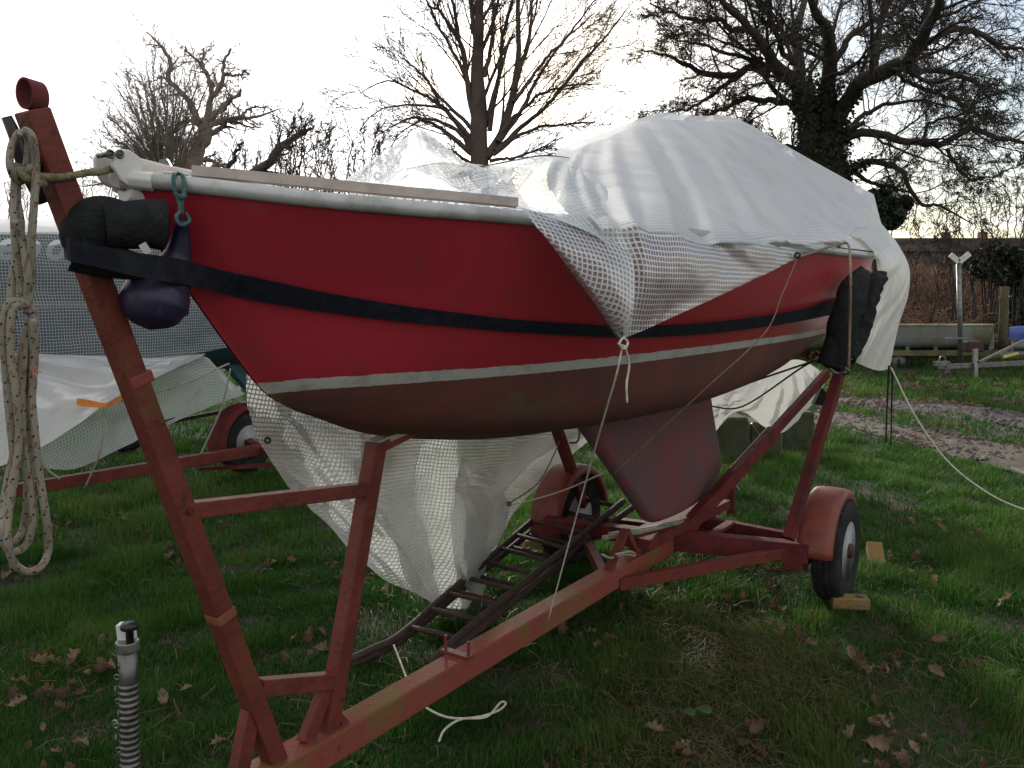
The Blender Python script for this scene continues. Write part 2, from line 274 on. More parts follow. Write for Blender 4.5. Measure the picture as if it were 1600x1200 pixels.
# ------------------------------------------------------------------ mesh helpers
class MB:
    def __init__(s): s.v = []; s.f = []; s.uv = []; s.n = 0
    def add(s, v, f, uv=None):
        v = np.asarray(v, float); b = s.n
        s.v.append(v); s.n += len(v)
        for q in f: s.f.append([i+b for i in q])
        s.uv.append(np.asarray(uv, float) if uv is not None else np.zeros((len(v), 2)))
        return s
    def build(s, name, material, parent=None, smooth=False, bevel=0):
        V = np.concatenate(s.v); off = np.array(parent_loc(parent)) if parent else np.zeros(3)
        if parent is None: off = np.array([V[:, 0].mean(), V[:, 1].mean(), V[:, 2].min()])
        me = bpy.data.meshes.new(name); me.from_pydata((V-off).tolist(), [], s.f); UV = np.concatenate(s.uv)
        lay = me.uv_layers.new(name='UVMap'); idx = np.empty(len(me.loops), dtype=np.int32); me.loops.foreach_get('vertex_index', idx)
        lay.data.foreach_set('uv', UV[idx].ravel())
        if smooth: me.shade_smooth()
        me.materials.append(material); o = bpy.data.objects.new(name, me); col.objects.link(o)
        if parent: o.parent = parent
        else: o.location = off
        if bevel:
            b = o.modifiers.new('bevel', 'BEVEL'); b.width = bevel; b.segments = 2; b.limit_method = 'ANGLE'
        return o
def parent_loc(o):
    l = Vector((0, 0, 0))
    while o: l += o.location; o = o.parent
    return l
def tag(o, label=None, cat=None, group=None, kind=None):
    for k, v in (('label', label), ('category', cat), ('group', group), ('kind', kind)):
        if v: o[k] = v
    return o
def empty(name, loc, label, cat, group=None):
    o = bpy.data.objects.new(name, None); col.objects.link(o); o.location = Vector([float(x) for x in loc]); o.empty_display_size = .1
    return tag(o, label, cat, group)
def catmull(P, n=8, closed=False):
    P = np.asarray(P, float); m = len(P)
    if m < 3 and not closed: return np.array([P[0]+(P[-1]-P[0])*t for t in np.linspace(0, 1, n+1)])
    Q = np.vstack([P[-1:], P, P[:2]]) if closed else np.vstack([2*P[0]-P[1], P, 2*P[-1]-P[-2]])
    o = []
    for i in range(m if closed else m-1):
        a, b, c, d = Q[i], Q[i+1], Q[i+2], Q[i+3]
        for t in np.arange(n)/n:
            o.append(.5*((2*b)+(-a+c)*t+(2*a-5*b+4*c-d)*t*t+(-a+3*b-3*c+d)*t**3))
    if not closed: o.append(P[-1])
    return np.array(o)
def frames(P, up=None):
    T = np.gradient(P, axis=0); T = T/(np.linalg.norm(T, axis=1)[:, None]+1e-12)
    n = np.cross(T[0], up if up is not None else [0, 0, 1.])
    if np.linalg.norm(n) < 1e-3: n = np.cross(T[0], [1., 0, 0])
    n = n/np.linalg.norm(n); Ns = [n]
    for i in range(1, len(P)):
        if up is not None:
            n = np.cross(T[i], up)
        else: n = Ns[-1]-T[i]*(Ns[-1]@T[i])
        n = n/(np.linalg.norm(n)+1e-12); Ns.append(n)
    Ns = np.array(Ns); return T, Ns, np.cross(T, Ns)
def tube(mb, P, r, n=8, cap=True, prof=None, up=None, closed=False):
    P = np.asarray(P, float); k = len(P); r = np.full(k, r) if np.isscalar(r) else np.asarray(r)
    T, A, B = frames(P, up)
    if prof is None: an = np.linspace(0, 2*np.pi, n, endpoint=False); prof = np.stack([np.cos(an), np.sin(an)], 1)
    n = len(prof); cum = np.r_[0, np.cumsum(np.linalg.norm(np.diff(P, axis=0), axis=1))]
    V = (P[:, None]+r[:, None, None]*(A[:, None]*prof[None, :, :1]+B[:, None]*prof[None, :, 1:])).reshape(-1, 3)
    uv = np.stack([np.repeat(cum, n), np.tile(np.arange(n)/n, k)], 1); f = []
    for i in range(k-1):
        for j in range(n):
            j2 = (j+1) % n; f.append([i*n+j, i*n+j2, (i+1)*n+j2, (i+1)*n+j])
    if closed:
        for j in range(n):
            j2 = (j+1) % n; f.append([(k-1)*n+j, (k-1)*n+j2, j2, j])
    elif cap: f += [list(range(n))[::-1], [(k-1)*n+j for j in range(n)]]
    return mb.add(V, f, uv)
def beam(mb, a, b, w, h, up=(0, 0, 1)):            # rectangular bar, w across, h along up
    a = np.asarray(a, float); b = np.asarray(b, float)
    return tube(mb, [a, b], 1., prof=np.array([[-w/2, -h/2], [w/2, -h/2], [w/2, h/2], [-w/2, h/2]]), up=np.asarray(up, float))
def box(mb, c, dx, dy, dz, ax=(1, 0), tilt=0):
    c = np.asarray(c, float); a = np.array([ax[0], ax[1], tilt], float); a /= np.linalg.norm(a); 
    return beam(mb, c-a*dx/2, c+a*dx/2, dy, dz)
def grid(mb, G, nu=6, nv=6, wr=0., seed=0, uvo=(0, 0), along=None, fa=.6, rot=0., ref=0, pleat=None):
    """smooth sheet through a net of control points, UV in metres"""
    R = [catmull(r, nu) for r in G]; R = np.array(R); Cc = np.array([catmull(R[:, j], nv) for j in range(R.shape[1])]).transpose(1, 0, 2)
    du = np.cumsum(np.r_[0, np.linalg.norm(np.diff(Cc, axis=1), axis=2).mean(0)]); dw = np.cumsum(np.r_[0, np.linalg.norm(np.diff(Cc, axis=0), axis=2).mean(1)])
    # lengths follow each row / column so the weave keeps its size
    lu = np.concatenate([np.zeros((Cc.shape[0], 1)), np.cumsum(np.linalg.norm(np.diff(Cc, axis=1), axis=2), axis=1)], 1)
    lv = np.concatenate([np.zeros((1, Cc.shape[1])), np.cumsum(np.linalg.norm(np.diff(Cc, axis=0), axis=2), axis=0)], 0)
    m = Cc.shape[1]//2; lu = lu-lu[:, m:m+1]
    if along is not None:                            # cloth bent only about this horizontal direction
        a_ = np.r_[along, 0.]; lu = Cc@a_; d_ = np.diff(Cc, axis=0); d_ = d_-(d_@a_)[..., None]*a_; lv = np.concatenate([np.zeros((1, Cc.shape[1])), np.cumsum(np.linalg.norm(d_, axis=2), axis=0)], 0); lv = lv-lv[ref]-Cc[ref, :, 2]
        lu, lv = lu*math.cos(rot)+lv*math.sin(rot), lv*math.cos(rot)-lu*math.sin(rot)
    if wr:
        gu = np.gradient(Cc, axis=1); gv = np.gradient(Cc, axis=0); nn = np.cross(gu, gv); nn /= np.linalg.norm(nn, axis=2)[..., None]+1e-9
        r_ = np.random.default_rng(seed); h = np.zeros(Cc.shape[:2])
        for k in range(9):
            fr = r_.uniform(4, 22); a = r_.normal(fa+1.57, .4); ph = r_.uniform(0, 6)
            w_ = np.sin((lu*math.cos(a)+lv*math.sin(a))*fr+ph+1.3*np.sin(lv*3+ph)); h += (1-np.abs(w_))**2*r_.uniform(.3, 1)*(9/fr)
        ed = np.minimum(1, np.minimum(np.arange(h.shape[0])[:, None], (h.shape[0]-1-np.arange(h.shape[0]))[:, None])/3+.25)
        Cc = Cc+nn*((h-h.mean())*wr*ed)[..., None]
    if pleat:                                        # sharp creases fanning out from a gathering point
        j0, i0, fr, amp, sd = pleat; r_ = np.random.default_rng(sd); I, J = np.meshgrid(np.linspace(0, 1, Cc.shape[0]), np.linspace(0, 1, Cc.shape[1]), indexing='ij')
        a_ = (J-j0)/(I+i0)*fr; k = np.floor(a_).astype(int)-int(np.floor(a_.min())); hs = r_.uniform(.1, 1, k.max()+3)*r_.choice([-1, 1], k.max()+3, p=[.35, .65]); sk_ = r_.uniform(.2, .8, k.max()+3); t_ = a_-np.floor(a_)
        tri = np.where(t_ < sk_[k], t_/sk_[k], (1-t_)/(1-sk_[k])); gu = np.gradient(Cc, axis=1); gv = np.gradient(Cc, axis=0); nn = np.cross(gu, gv); nn /= np.linalg.norm(nn, axis=2)[..., None]+1e-9; nn *= np.sign((nn@np.r_[PT, 0.]))[..., None]
        Cc = Cc+nn*(tri*hs[k]*amp*np.clip(I*5, 0, 1)*np.clip((1-I)*2.2, .10, 1)*np.clip(J*8, .1, 1)*np.clip((1-J)*8, .1, 1))[..., None]
    a, b = Cc.shape[:2]; f = [[i*b+j, i*b+j+1, (i+1)*b+j+1, (i+1)*b+j] for i in range(a-1) for j in range(b-1)]
    mb.add(Cc.reshape(-1, 3), f, np.stack([lu.ravel()+uvo[0], lv.ravel()+uvo[1]], 1)); return Cc
def lathe(mb, prof, c, axis, n=32):                # prof: (r, h) list
    axis = np.asarray(axis, float)/np.linalg.norm(axis); a = np.cross(axis, [0, 0, 1.]) if abs(axis[2]) < .9 else np.cross(axis, [1., 0, 0]); a = a/np.linalg.norm(a); b = np.cross(axis, a)
    V = []; f = []; k = len(prof)
    for r, h in prof:
        for j in range(n):
            t = 2*math.pi*j/n; V.append(np.asarray(c)+axis*h+r*(a*math.cos(t)+b*math.sin(t)))
    for i in range(k-1):
        for j in range(n): j2 = (j+1) % n; f.append([i*n+j, i*n+j2, (i+1)*n+j2, (i+1)*n+j])
    if prof[0][0] > 1e-4: f.append(list(range(n))[::-1])
    if prof[-1][0] > 1e-4: f.append([(k-1)*n+j for j in range(n)])
    return mb.add(V, f)
def plate(mb, outline, nvec):                      # outline of 3D points, thickness vector
    P = np.asarray(outline, float); n = len(P); nvec = np.asarray(nvec, float)
    f = [list(range(n)), [n+i for i in range(n)][::-1]]+[[i, n+i, n+(i+1) % n, (i+1) % n] for i in range(n)]
    return mb.add(np.vstack([P, P+nvec]), f)
def ring(mb, c, r, rt, nrm, n=20):
    nrm = np.asarray(nrm, float)/np.linalg.norm(nrm); a = np.cross(nrm, [0.1, .2, 1.]); a = a/np.linalg.norm(a); b = np.cross(nrm, a)
    P = [np.asarray(c)+r*(a*math.cos(t)+b*math.sin(t)) for t in np.linspace(0, 2*math.pi, n, endpoint=False)]
    return tube(mb, P, rt, 8, closed=True)
def fast_mesh(name, V, tris_or_quads, material, attr=None, smooth=False, parent=None, off=None):
    """big arrays straight into a mesh; faces: (N,k) array"""
    Fa = np.asarray(tris_or_quads, dtype=np.int32); k = Fa.shape[1]; me = bpy.data.meshes.new(name)
    if off is not None: V = V-np.asarray(off)
    me.vertices.add(len(V)); me.vertices.foreach_set('co', np.asarray(V, dtype=np.float32).ravel())
    me.loops.add(Fa.size); me.loops.foreach_set('vertex_index', Fa.ravel())
    me.polygons.add(len(Fa)); me.polygons.foreach_set('loop_start', np.arange(0, Fa.size, k, dtype=np.int32)); me.polygons.foreach_set('loop_total', np.full(len(Fa), k, dtype=np.int32))
    if smooth: me.polygons.foreach_set('use_smooth', np.ones(len(Fa), dtype=bool))
    if attr is not None:
        a = me.attributes.new('tint', 'FLOAT', 'POINT'); a.data.foreach_set('value', np.asarray(attr, dtype=np.float32))
    me.update(); me.materials.append(material); o = bpy.data.objects.new(name, me); col.objects.link(o)
    if parent: o.parent = parent
    return o
# ================================================================== ground
def ground_sheet():
    xs = np.unique(np.r_[np.linspace(-400, -40, 10), np.linspace(-40, -12, 15), np.linspace(-12, 14, 105), np.linspace(14, 40, 14), np.linspace(40, 400, 10)])
    ys = np.unique(np.r_[np.linspace(-60, 0, 7), np.linspace(0, 16, 81), np.linspace(16, 50, 18), np.linspace(50, 600, 12)])
    X, Y = np.meshgrid(xs, ys); Z = gz(X, Y)-.010
    Z = Z+np.clip((Y-34)/30, 0, 1)*1.9
    V = np.stack([X, Y, Z], 2).reshape(-1, 3); a, b = X.shape
    i = np.arange(a*b).reshape(a, b); Q = np.stack([i[:-1, :-1], i[:-1, 1:], i[1:, 1:], i[1:, :-1]], 2).reshape(-1, 4)
    m = mat('soil', (.050, .038, .022), .95, col2=(.032, .028, .015), scale=1.4, mask=(.42, .58), bump=.8, bscale=12)
    add_layer(m, (.025, .05, .012), 3.5, .5, .56)
    o = fast_mesh('ground', V, Q, m, smooth=True); tag(o, 'damp brown soil and moss under the grass', 'ground', kind='structure'); return o
ground_sheet()
# track: two strips of wet gravel to the right
def strip(name, pts, m, label, lift=.02, seed=1):
    r_ = np.random.default_rng(seed); P = np.array(pts, float); k = 60
    A = catmull(P[:, 0:2], k//(len(P)-1)); B = catmull(P[:, 2:4], k//(len(P)-1)); n = len(A); rows = 8; V = []
    for j in range(rows):
        t = j/(rows-1); e = (.16*np.sin(np.arange(n)*.9+seed)+r_.normal(0, .08, n)) if j in (0, rows-1) else 0
        q = A*(1-t)+B*t; x = q[:, 0]; y = q[:, 1]+e; V.append(np.stack([x, y, gz(x, y)+lift*np.sin(math.pi*t)-.004+r_.normal(0, .006, n)], 1))
    V = np.array(V).reshape(-1, 3); i = np.arange(rows*n).reshape(rows, n); Q = np.stack([i[:-1, :-1], i[:-1, 1:], i[1:, 1:], i[1:, :-1]], 2).reshape(-1, 4)
    tag(fast_mesh(name, V, Q, m, smooth=True), label, 'track', kind='structure')
M['gravel'] = add_layer(mat('wet_gravel', (.115, .090, .062), .8, col2=(.06, .046, .032), scale=2.2, mask=(.4, .6), bump=1., bscale=28), (.22, .2, .18), 45, .6, .66)
add_layer(M['gravel'], (.035, .028, .02), 1.3, .52, .6); add_layer(M['gravel'], (.05, .07, .02), 2.3, .6, .64)
M['gravelg'] = add_layer(mat('grey_wet_gravel', (.11, .098, .092), .6, col2=(.06, .053, .048), scale=2.5, mask=(.4, .6), bump=1., bscale=28), (.25, .24, .24), 45, .6, .66)
add_layer(M['gravelg'], (.05, .045, .04), 1.5, .5, .6)
def tr_(u1, v1, u2, v2):
    a = ONZ(u1, v1, .09); b = ONZ(u2, v2, .09); return [a[0], a[1], b[0], b[1]]
strip('track', [tr_(1120, 655, 1120, 680), tr_(1290, 668, 1290, 640), tr_(1400, 690, 1400, 664), tr_(1500, 716, 1500, 680), tr_(1600, 740, 1610, 700), tr_(1760, 790, 1790, 740)], M['gravel'], 'brown muddy gravel wheel track crossing behind the trailer', seed=2)
strip('track', [tr_(1120, 640, 1120, 632), tr_(1290, 632, 1290, 622), tr_(1400, 643, 1400, 624), tr_(1500, 652, 1500, 632), tr_(1600, 668, 1610, 646), tr_(1760, 700, 1790, 672)], M['gravelg'], 'grey wet gravel wheel track beyond the grassy strip', seed=5)

# ================================================================== the red boat
boat = empty('sailing_boat', W(2.7, 0, .5), 'red sailing keelboat with white gunwale and pale waterline stripe, standing on the red trailer', 'sailing boat')
SH = [[-.40, -.27, -.05, .35, .85, 1.45, 2.2, 3.1, 4.0], [0, .16, .345, .54, .665, .735, .75, .73, .68], [1.937, 1.917, 1.893, 1.880, 1.875, 1.875, 1.880, 1.893, 1.912]]
L1 = [[-.235, -.12, .07, .42, .9, 1.48, 2.2, 3.08, 3.95], [0, .11, .255, .45, .59, .665, .69, .675, .63], [1.705, 1.70, 1.695, 1.69, 1.69, 1.69, 1.69, 1.70, 1.71]]
WL = [[-.048, .04, .2, .52, .97, 1.52, 2.2, 3.05, 3.88], [0, .10, .21, .36, .485, .55, .575, .56, .50], [1.472, 1.482, 1.487, 1.492, 1.497, 1.502, 1.505, 1.505, 1.505]]
BG = [[.045, .12, .3, .6, 1.05, 1.55, 2.2, 3.0, 3.8], [0, .05, .12, .22, .32, .38, .41, .40, .35], [1.405, 1.385, 1.345, 1.30, 1.265, 1.25, 1.25, 1.29, 1.40]]
KL = [[.06, .15, .36, .68, 1.1, 1.6, 2.2, 2.95, 3.76], [0, 0, 0, 0, 0, 0, 0, 0, 0], [1.398, 1.36, 1.285, 1.222, 1.170, 1.145, 1.150, 1.21, 1.355]]
NT = 14
lines = [catmull(np.array(q).T, NT) for q in (SH, L1, WL, BG, KL)]
def hull_mesh():
    mb = MB(); G = np.array(lines); n = G.shape[1]; V = []; UV = []; secs = []
    for t in range(n):
        sec = catmull(G[:, t], 7); sec[:, 1] = np.maximum(sec[:, 1], 0); sec[-1, 1] = 0; secs.append(sec)
    secs = np.array(secs); k = secs.shape[1]
    for side in (1, -1):
        v = []; uv = []
        for t in range(n):
            for j in range(k):
                s_, p_, z_ = secs[t, j]; v.append(W(s_, side*max(p_, .004 if t == 0 else 0), z_)); uv.append([s_, z_-lines[2][t, 2]])
        f = []
        for t in range(n-1):
            for j in range(k-1):
                q = [t*k+j, t*k+j+1, (t+1)*k+j+1, (t+1)*k+j]; f.append(q if side == 1 else q[::-1])
        mb.add(v, f, uv)
    # transom
    e = secs[-1]; v = [W(a, b, c) for a, b, c in e]+[W(a, -b, c) for a, b, c in e]; f = [[j, j+1, k+j+1, k+j] for j in range(k-1)]
    mb.add(v, f, [[0, c-1.505] for a, b, c in e]*2); return mb
hb = hull_mesh(); hull = hb.build('hull', M['hull'], boat, smooth=True)
bvh = BVHTree.FromPolygons([Vector(v) for v in np.concatenate(hb.v)], hb.f)
def HIT(u, v, off=.006):
    r = Vector(ray(u, v)).normalized(); h = bvh.ray_cast(Vector(EYEP), r)
    if h[0] is None: return None
    n = h[1]; n = n if n.dot(r) < 0 else -n
    return np.array(h[0]+n*off)
# gunwale extrusion, toe rail and deck
for side in (1, -1):
    g = MB(); P = [W(a, side*(b+.006), c+.016) for a, b, c in lines[0][3:]]
    an = np.linspace(0, 2*math.pi, 12, endpoint=False); tube(g, P, 1., prof=np.stack([.015*np.cos(an), .0185*np.sin(an)], 1), up=np.array([0, 0, 1.])); g.build('gunwale', M['alu'], boat, smooth=True)
    g = MB(); P = [W(a, side*(b-.030), c+.034+.006*min(1, k_/14)) for k_, (a, b, c) in enumerate(lines[0][12:(44 if side == 1 else 50)])]
    tube(g, P, 1., prof=np.array([[-.006, -.03], [.006, -.03], [.006, -.008], [-.006, -.004]]), up=np.array([0, 0, 1.])); g.build('toe_rail', M['pink'], boat)
dk = MB(); rows = []
for a, b, c in lines[0][1:]:
    rows.append([W(a, b*q, c+.022+.05*(1-q*q)) for q in (-1, -.8, -.4, 0, .4, .8, 1)])
grid(dk, rows, 2, 1); dk.build('deck', M['pink'], boat, smooth=True)
# keel
ko = [(1.60, 1.17), (1.66, 1.13), (1.95, .89), (2.25, .64), (2.34, .575), (2.48, .545), (2.75, .535), (3.0, .55), (3.18, .60), (3.32, .69), (3.28, .80), (3.18, 1.0), (3.08, 1.215)]
kb = MB(); top = catmull([(a, b, 0) for a, b in ko], 4); n = len(top); cen = np.array([2.6, .9, 0])
V = []; 
for off, sc_ in ((.006, 1.0), (.030, .965), (.040, .90), (-.040, .90), (-.030, .965), (-.006, 1.0)):
    for q in top:
        c = cen+(q-cen)*sc_; V.append(W(c[0], off, max(c[1], .53)))
fs = [[i*n+j, i*n+(j+1) % n, (i+1)*n+(j+1) % n, (i+1)*n+j] for i in (0, 1, 3, 4) for j in range(n)]+[[5*n+j, 5*n+(j+1) % n, (j+1) % n, j] for j in range(n)]+[[2*n+j for j in range(n)], [3*n+j for j in range(n)][::-1]]
kb.add(V, fs); kb.build('keel', M['keel'], boat, smooth=True)
# stem-head fitting: two white cheeks with roller bolts
bf = MB()
for p in (-.034, .022):
    out_ = [(158, 262), (158, 243), (165, 236), (176, 234), (186, 236), (196, 243), (208, 254), (222, 263), (240, 268), (255, 272), (252, 284), (225, 290), (182, 291), (170, 283)]
    plate(bf, [PL(u+(5 if p > 0 else 0), v+1, 0)+np.r_[PT*p, 0] for u, v in out_], np.r_[PT*.012, 0])
tube(bf, [W(-.39, 0, 1.925), W(-.33, 0, 1.92), W(-.2, 0, 1.94)], [.028, .04, .03], 10)
for sd_ in (1, -1): tube(bf, [W(a, sd_*(b+.006), c+.014) for a, b, c in lines[0][:6]], [.022]*6, 8)
fo = bf.build('bow_fitting', M['gel'], boat, smooth=False, bevel=.004)
for u, v in ((170, 241), (185, 241)):
    q = MB(); c = PL(u, v, .03); tube(q, [c-np.r_[PT*.040, 0]*1.0, c+np.r_[PT*.008, 0]], .0055, 8); ring(q, c+np.r_[PT*.006, 0], .0075, .0028, np.r_[PT, 0]); q.build('roller_bolt', M['tube'], fo, smooth=True)
jc = MB(); 
for k_ in range(4): 
    a, b, c = lines[0][6]; tube(jc, [W(a+.004, b+.012, c+.006+k_*.010), W(a+.045, b+.042, c+.004+k_*.010)], .0045, 6)
jc.build('gunwale_joint', M['gel'], boat)
sk = MB(); c = PL(258, 262, .02)
plate(sk, [c+np.array([-.02, 0, -.01]), c+np.array([-.012, 0, .018]), c+np.array([.004, 0, .02]), c+np.array([.014, 0, .002]), c+np.array([.026, 0, -.01])], np.array([0, .012, 0])); tube(sk, [PL(266, 262, .03), PL(272, 268, .04)], .005, 6); sk.build('shackle', M['steel'], boat)

# strap lying along the topsides
def ribbon(mb, A, B, n=5, th=.003):
    A = catmull(A, n); B = catmull(B, n); k = len(A); rows = np.array([A, (A+B)/2, B]); cr_ = np.cross(np.gradient(A, axis=0), B-A); cr_ /= np.linalg.norm(cr_, axis=1)[:, None]
    V = np.concatenate([A, B, B-cr_*th, A-cr_*th]); f = []
    for i in range(k-1):
        for r_ in range(4): r2 = (r_+1) % 4; f.append([r_*k+i, r_*k+i+1, r2*k+i+1, r2*k+i])
    f += [[0, k, 2*k, 3*k], [k-1, 2*k-1, 3*k-1, 4*k-1][::-1]]
    cum = np.r_[0, np.cumsum(np.linalg.norm(np.diff(A, axis=0), axis=1))]
    return mb.add(V, f, np.concatenate([np.stack([cum, np.full(k, x)], 1) for x in (0, 1, 1, 0)]))
tp = [(360, 422), (400, 430), (500, 452), (600, 470), (700, 484), (800, 496), (900, 503), (980, 507), (1080, 503), (1170, 494), (1250, 481), (1310, 465)]
bt = [(360, 458), (400, 466), (500, 483), (600, 496), (700, 506), (800, 515), (900, 521), (980, 524), (1080, 520), (1170, 511), (1250, 499), (1310, 487)]
A_ = [HIT(*q, .009) for q in tp]; B_ = [HIT(*q, .009) for q in bt]
lead = [(100, 366, 104, 402, -.03), (112, 372, 114, 409, .055), (150, 384, 155, 418, .085), (210, 394, 212, 432, .120), (262, 402, 262, 441, .135), (292, 408, 292, 446, .120)]
A_ = [PL(a, b, e) for a, b, c, d, e in lead]+A_; B_ = [PL(c, d, e) for a, b, c, d, e in lead]+B_
sb = MB(); ribbon(sb, A_, B_, 4, .004); tag(sb.build('tie_strap', M['strap']), 'long black webbing strap drawn along the red hull from bow pad to stern pad', 'strap')

# ================================================================== trailer of the red boat
trailer = empty('boat_trailer', W(2.0, 0, .1), 'red oxide painted boat trailer with long drawbar, leaning bow post and two mudguards', 'boat trailer')
def part(name, m, parent=trailer, bevel=.003, smooth=False): 
    return lambda mb: mb.build(name, m, parent, smooth=smooth, bevel=bevel)
mb = MB(); beam(mb, W(-.55, 0, .395), W(2.86, 0, .395), .085, .09); mb.build('drawbar', M['oxide_algae'], trailer, bevel=.006)
mb = MB(); beam(mb, W(-.56, 0, .392), W(.10, 0, .392), .098, .098); mb.build('drawbar_sleeve', M['oxide_algae'], trailer, bevel=.004)
mb = MB(); beam(mb, PL(50, 172), PL(432, 1195), .052, .052, up=(AX[0], AX[1], .3)); bp_ = mb.build('bow_post', M['oxide'], trailer, bevel=.004)
mb = MB(); c = PL(51, 149); ra = .031; Pn = [c+ra*(np.r_[AX*.35+PT*.94, 0]*0+np.array([.93, -.05, 0])*math.cos(t)*.62+np.array([0, 0, 1])*math.sin(t)) for t in np.linspace(-math.pi*.5, math.pi*1.5, 25)[:-1]]
lx = np.array([.25, .96, 0]); lx /= np.linalg.norm(lx); n_ = len(Pn); Vv = []
for rr, dd in ((1, -.5), (1, .5), (.86, .5), (.86, -.5)):
    for q in Pn: Vv.append(c+(q-c)*rr+lx*.042*dd)
mb.add(Vv, [[i*n_+j, i*n_+(j+1) % n_, ((i+1) % 4)*n_+(j+1) % n_, ((i+1) % 4)*n_+j] for i in range(4) for j in range(n_)]); mb.build('post_ring', M['oxide_dark'], bp_, smooth=False)
mb = MB()
d_ = PL(58, 318, .0)-PL(12, 186, .0)
tube(mb, [PL(10, 182, .0), PL(25, 215, .0), PL(40, 262, .0), PL(55, 295), PL(66, 318, .0)], [.010, .013, .016, .013, .011], 10); tube(mb, [PL(38, 250), PL(78, 262)], .014, 8); mb.build('cleat', M['black'], bp_, smooth=True)
mb = MB(); beam(mb, PL(588, 692), PL(507, 1168), .050, .050, up=(AX[0], AX[1], .1)); cp_ = mb.build('cradle_post', M['oxide'], trailer, bevel=.004)
mb = MB(); a = PL(588, 690, -.02); b = PL(662, 660, .06); beam(mb, a-(b-a)*.08, b, .075, .016); mb.build('cradle_pad', mat('weathered_wood', (.36, .34, .27), .8, col2=(.2, .2, .13), scale=12), cp_, bevel=.002)
mb = MB(); beam(mb, PL(590, 700, 0), PL(650, 670, .05), .035, .03); mb.build('pad_bracket', M['oxide'], cp_)
for a, b, h in (((296, 797), (580, 763), .040), ((404, 1074), (520, 1063), .046)):
    mb = MB(); beam(mb, PL(*a), PL(*b), .040, h); mb.build('cross_tie', M['oxide'], trailer, bevel=.003)
mb = MB(); beam(mb, PL(392, 1108, .0), PL(368, 1230, .0), .035, .045, up=(AX[0], AX[1], 0)); mb.build('brace', M['oxide'], trailer, bevel=.003)
mb = MB(); beam(mb, PL(512, 1068, -.0), PL(476, 1160, -.0), .03, .045, up=(AX[0], AX[1], 0)); mb.build('brace', M['oxide'], trailer, bevel=.003)
mb = MB(); beam(mb, PL(525, 1118, 0), PL(546, 1140, 0), .04, .02); mb.build('gusset', M['oxide'], trailer)
mb = MB(); q = PL(296, 798, .028); tube(mb, [q, q+np.r_[PT*.008, 0]], .009, 6); mb.build('bolt_head', M['oxide_dark'], bp_)
# sleeve seams welded round the bow post
for (u, v) in ((212, 592), (345, 960)):
    mb = MB(); d = PL(432, 1195)-PL(50, 172); d /= np.linalg.norm(d); q = PL(u, v, 0); beam(mb, q-d*.014, q+d*.014, .057, .057, up=(AX[0], AX[1], .3)); mb.build('weld_collar', M['oxide_algae'], bp_, bevel=.004)
# bracket with two pins on the drawbar
mb = MB(); c = W(.79, 0, .447); beam(mb, c-np.r_[PT*.062, 0], c+np.r_[PT*.062, 0], .03, .010)
for sg in (-1, 1): tube(mb, [c+np.r_[PT*.05*sg, 0], c+np.r_[PT*.05*sg, .055]], .006, 6)
mb.build('pin_bracket', M['oxide'], trailer)
# small A bracket and keel channel
mb = MB(); beam(mb, W(1.93, .0, .43), W(2.10, -.0, .585), .035, .03, up=(AX[0], AX[1], 0)); beam(mb, W(2.2, .02, .43), W(2.11, .0, .58), .03, .03, up=(AX[0], AX[1], 0)); mb.build('roller_bracket', M['oxide'], trailer)
mb = MB(); a = PL(948, 838, -.08); b = PL(1062, 818, .06)
for o_ in (-.032, .032): beam(mb, a+np.r_[AX*o_, 0], b+np.r_[AX*o_, .0], .022, .018)
d = (b-a)/np.linalg.norm(b-a); beam(mb, b-d*.02-np.r_[AX*.03, 0], b-d*.02+np.r_[AX*.03, 0], .03, .018); mb.build('keel_channel', mat('pale_channel', (.27, .28, .21), .7, col2=(.15, .16, .10), scale=14), trailer)
mb = MB(); beam(mb, W(2.2, 0, .50), W(3.32, 0, .47), .16, .05); mb.build('keel_plate', M['oxide_dark'], trailer)
mb = MB(); beam(mb, W(2.6, -.03, .42), W(2.84, .66, .40), .08, .10); mb.build('cross_beam', M['oxide_dark'], trailer, bevel=.004)
mb = MB(); beam(mb, W(2.6, .03, .42), W(2.52, -.70, .42), .08, .08); mb.build('cross_beam', M['oxide_dark'], trailer, bevel=.004)
mb = MB(); beam(mb, W(3.02, -.0, .43), W(3.0, .62, .41), .05, .06); beam(mb, W(2.7, .20, .45), W(3.0, .20, .45), .05, .02); mb.build('cross_beam', M['oxide_dark'], trailer, bevel=.004)
mb = MB(); beam(mb, W(1.97, .03, .365), W(2.86, .60, .40), .045, .055); mb.build('side_brace', M['oxide'], trailer, bevel=.003)
mb = MB(); beam(mb, W(1.97, -.03, .365), W(2.7, -.60, .40), .045, .055); mb.build('side_brace', M['oxide'], trailer, bevel=.003)
mb = MB(); beam(mb, W(2.9, -.60, .36), W(3.08, .64, .36), .06, .07); mb.build('axle_beam', M['oxide_dark'], trailer, bevel=.004)
mb = MB(); box(mb, W(2.9, .60, .37), .26, .09, .12, AX); mb.build('suspension_unit', M['oxide_dark'], trailer, bevel=.006)
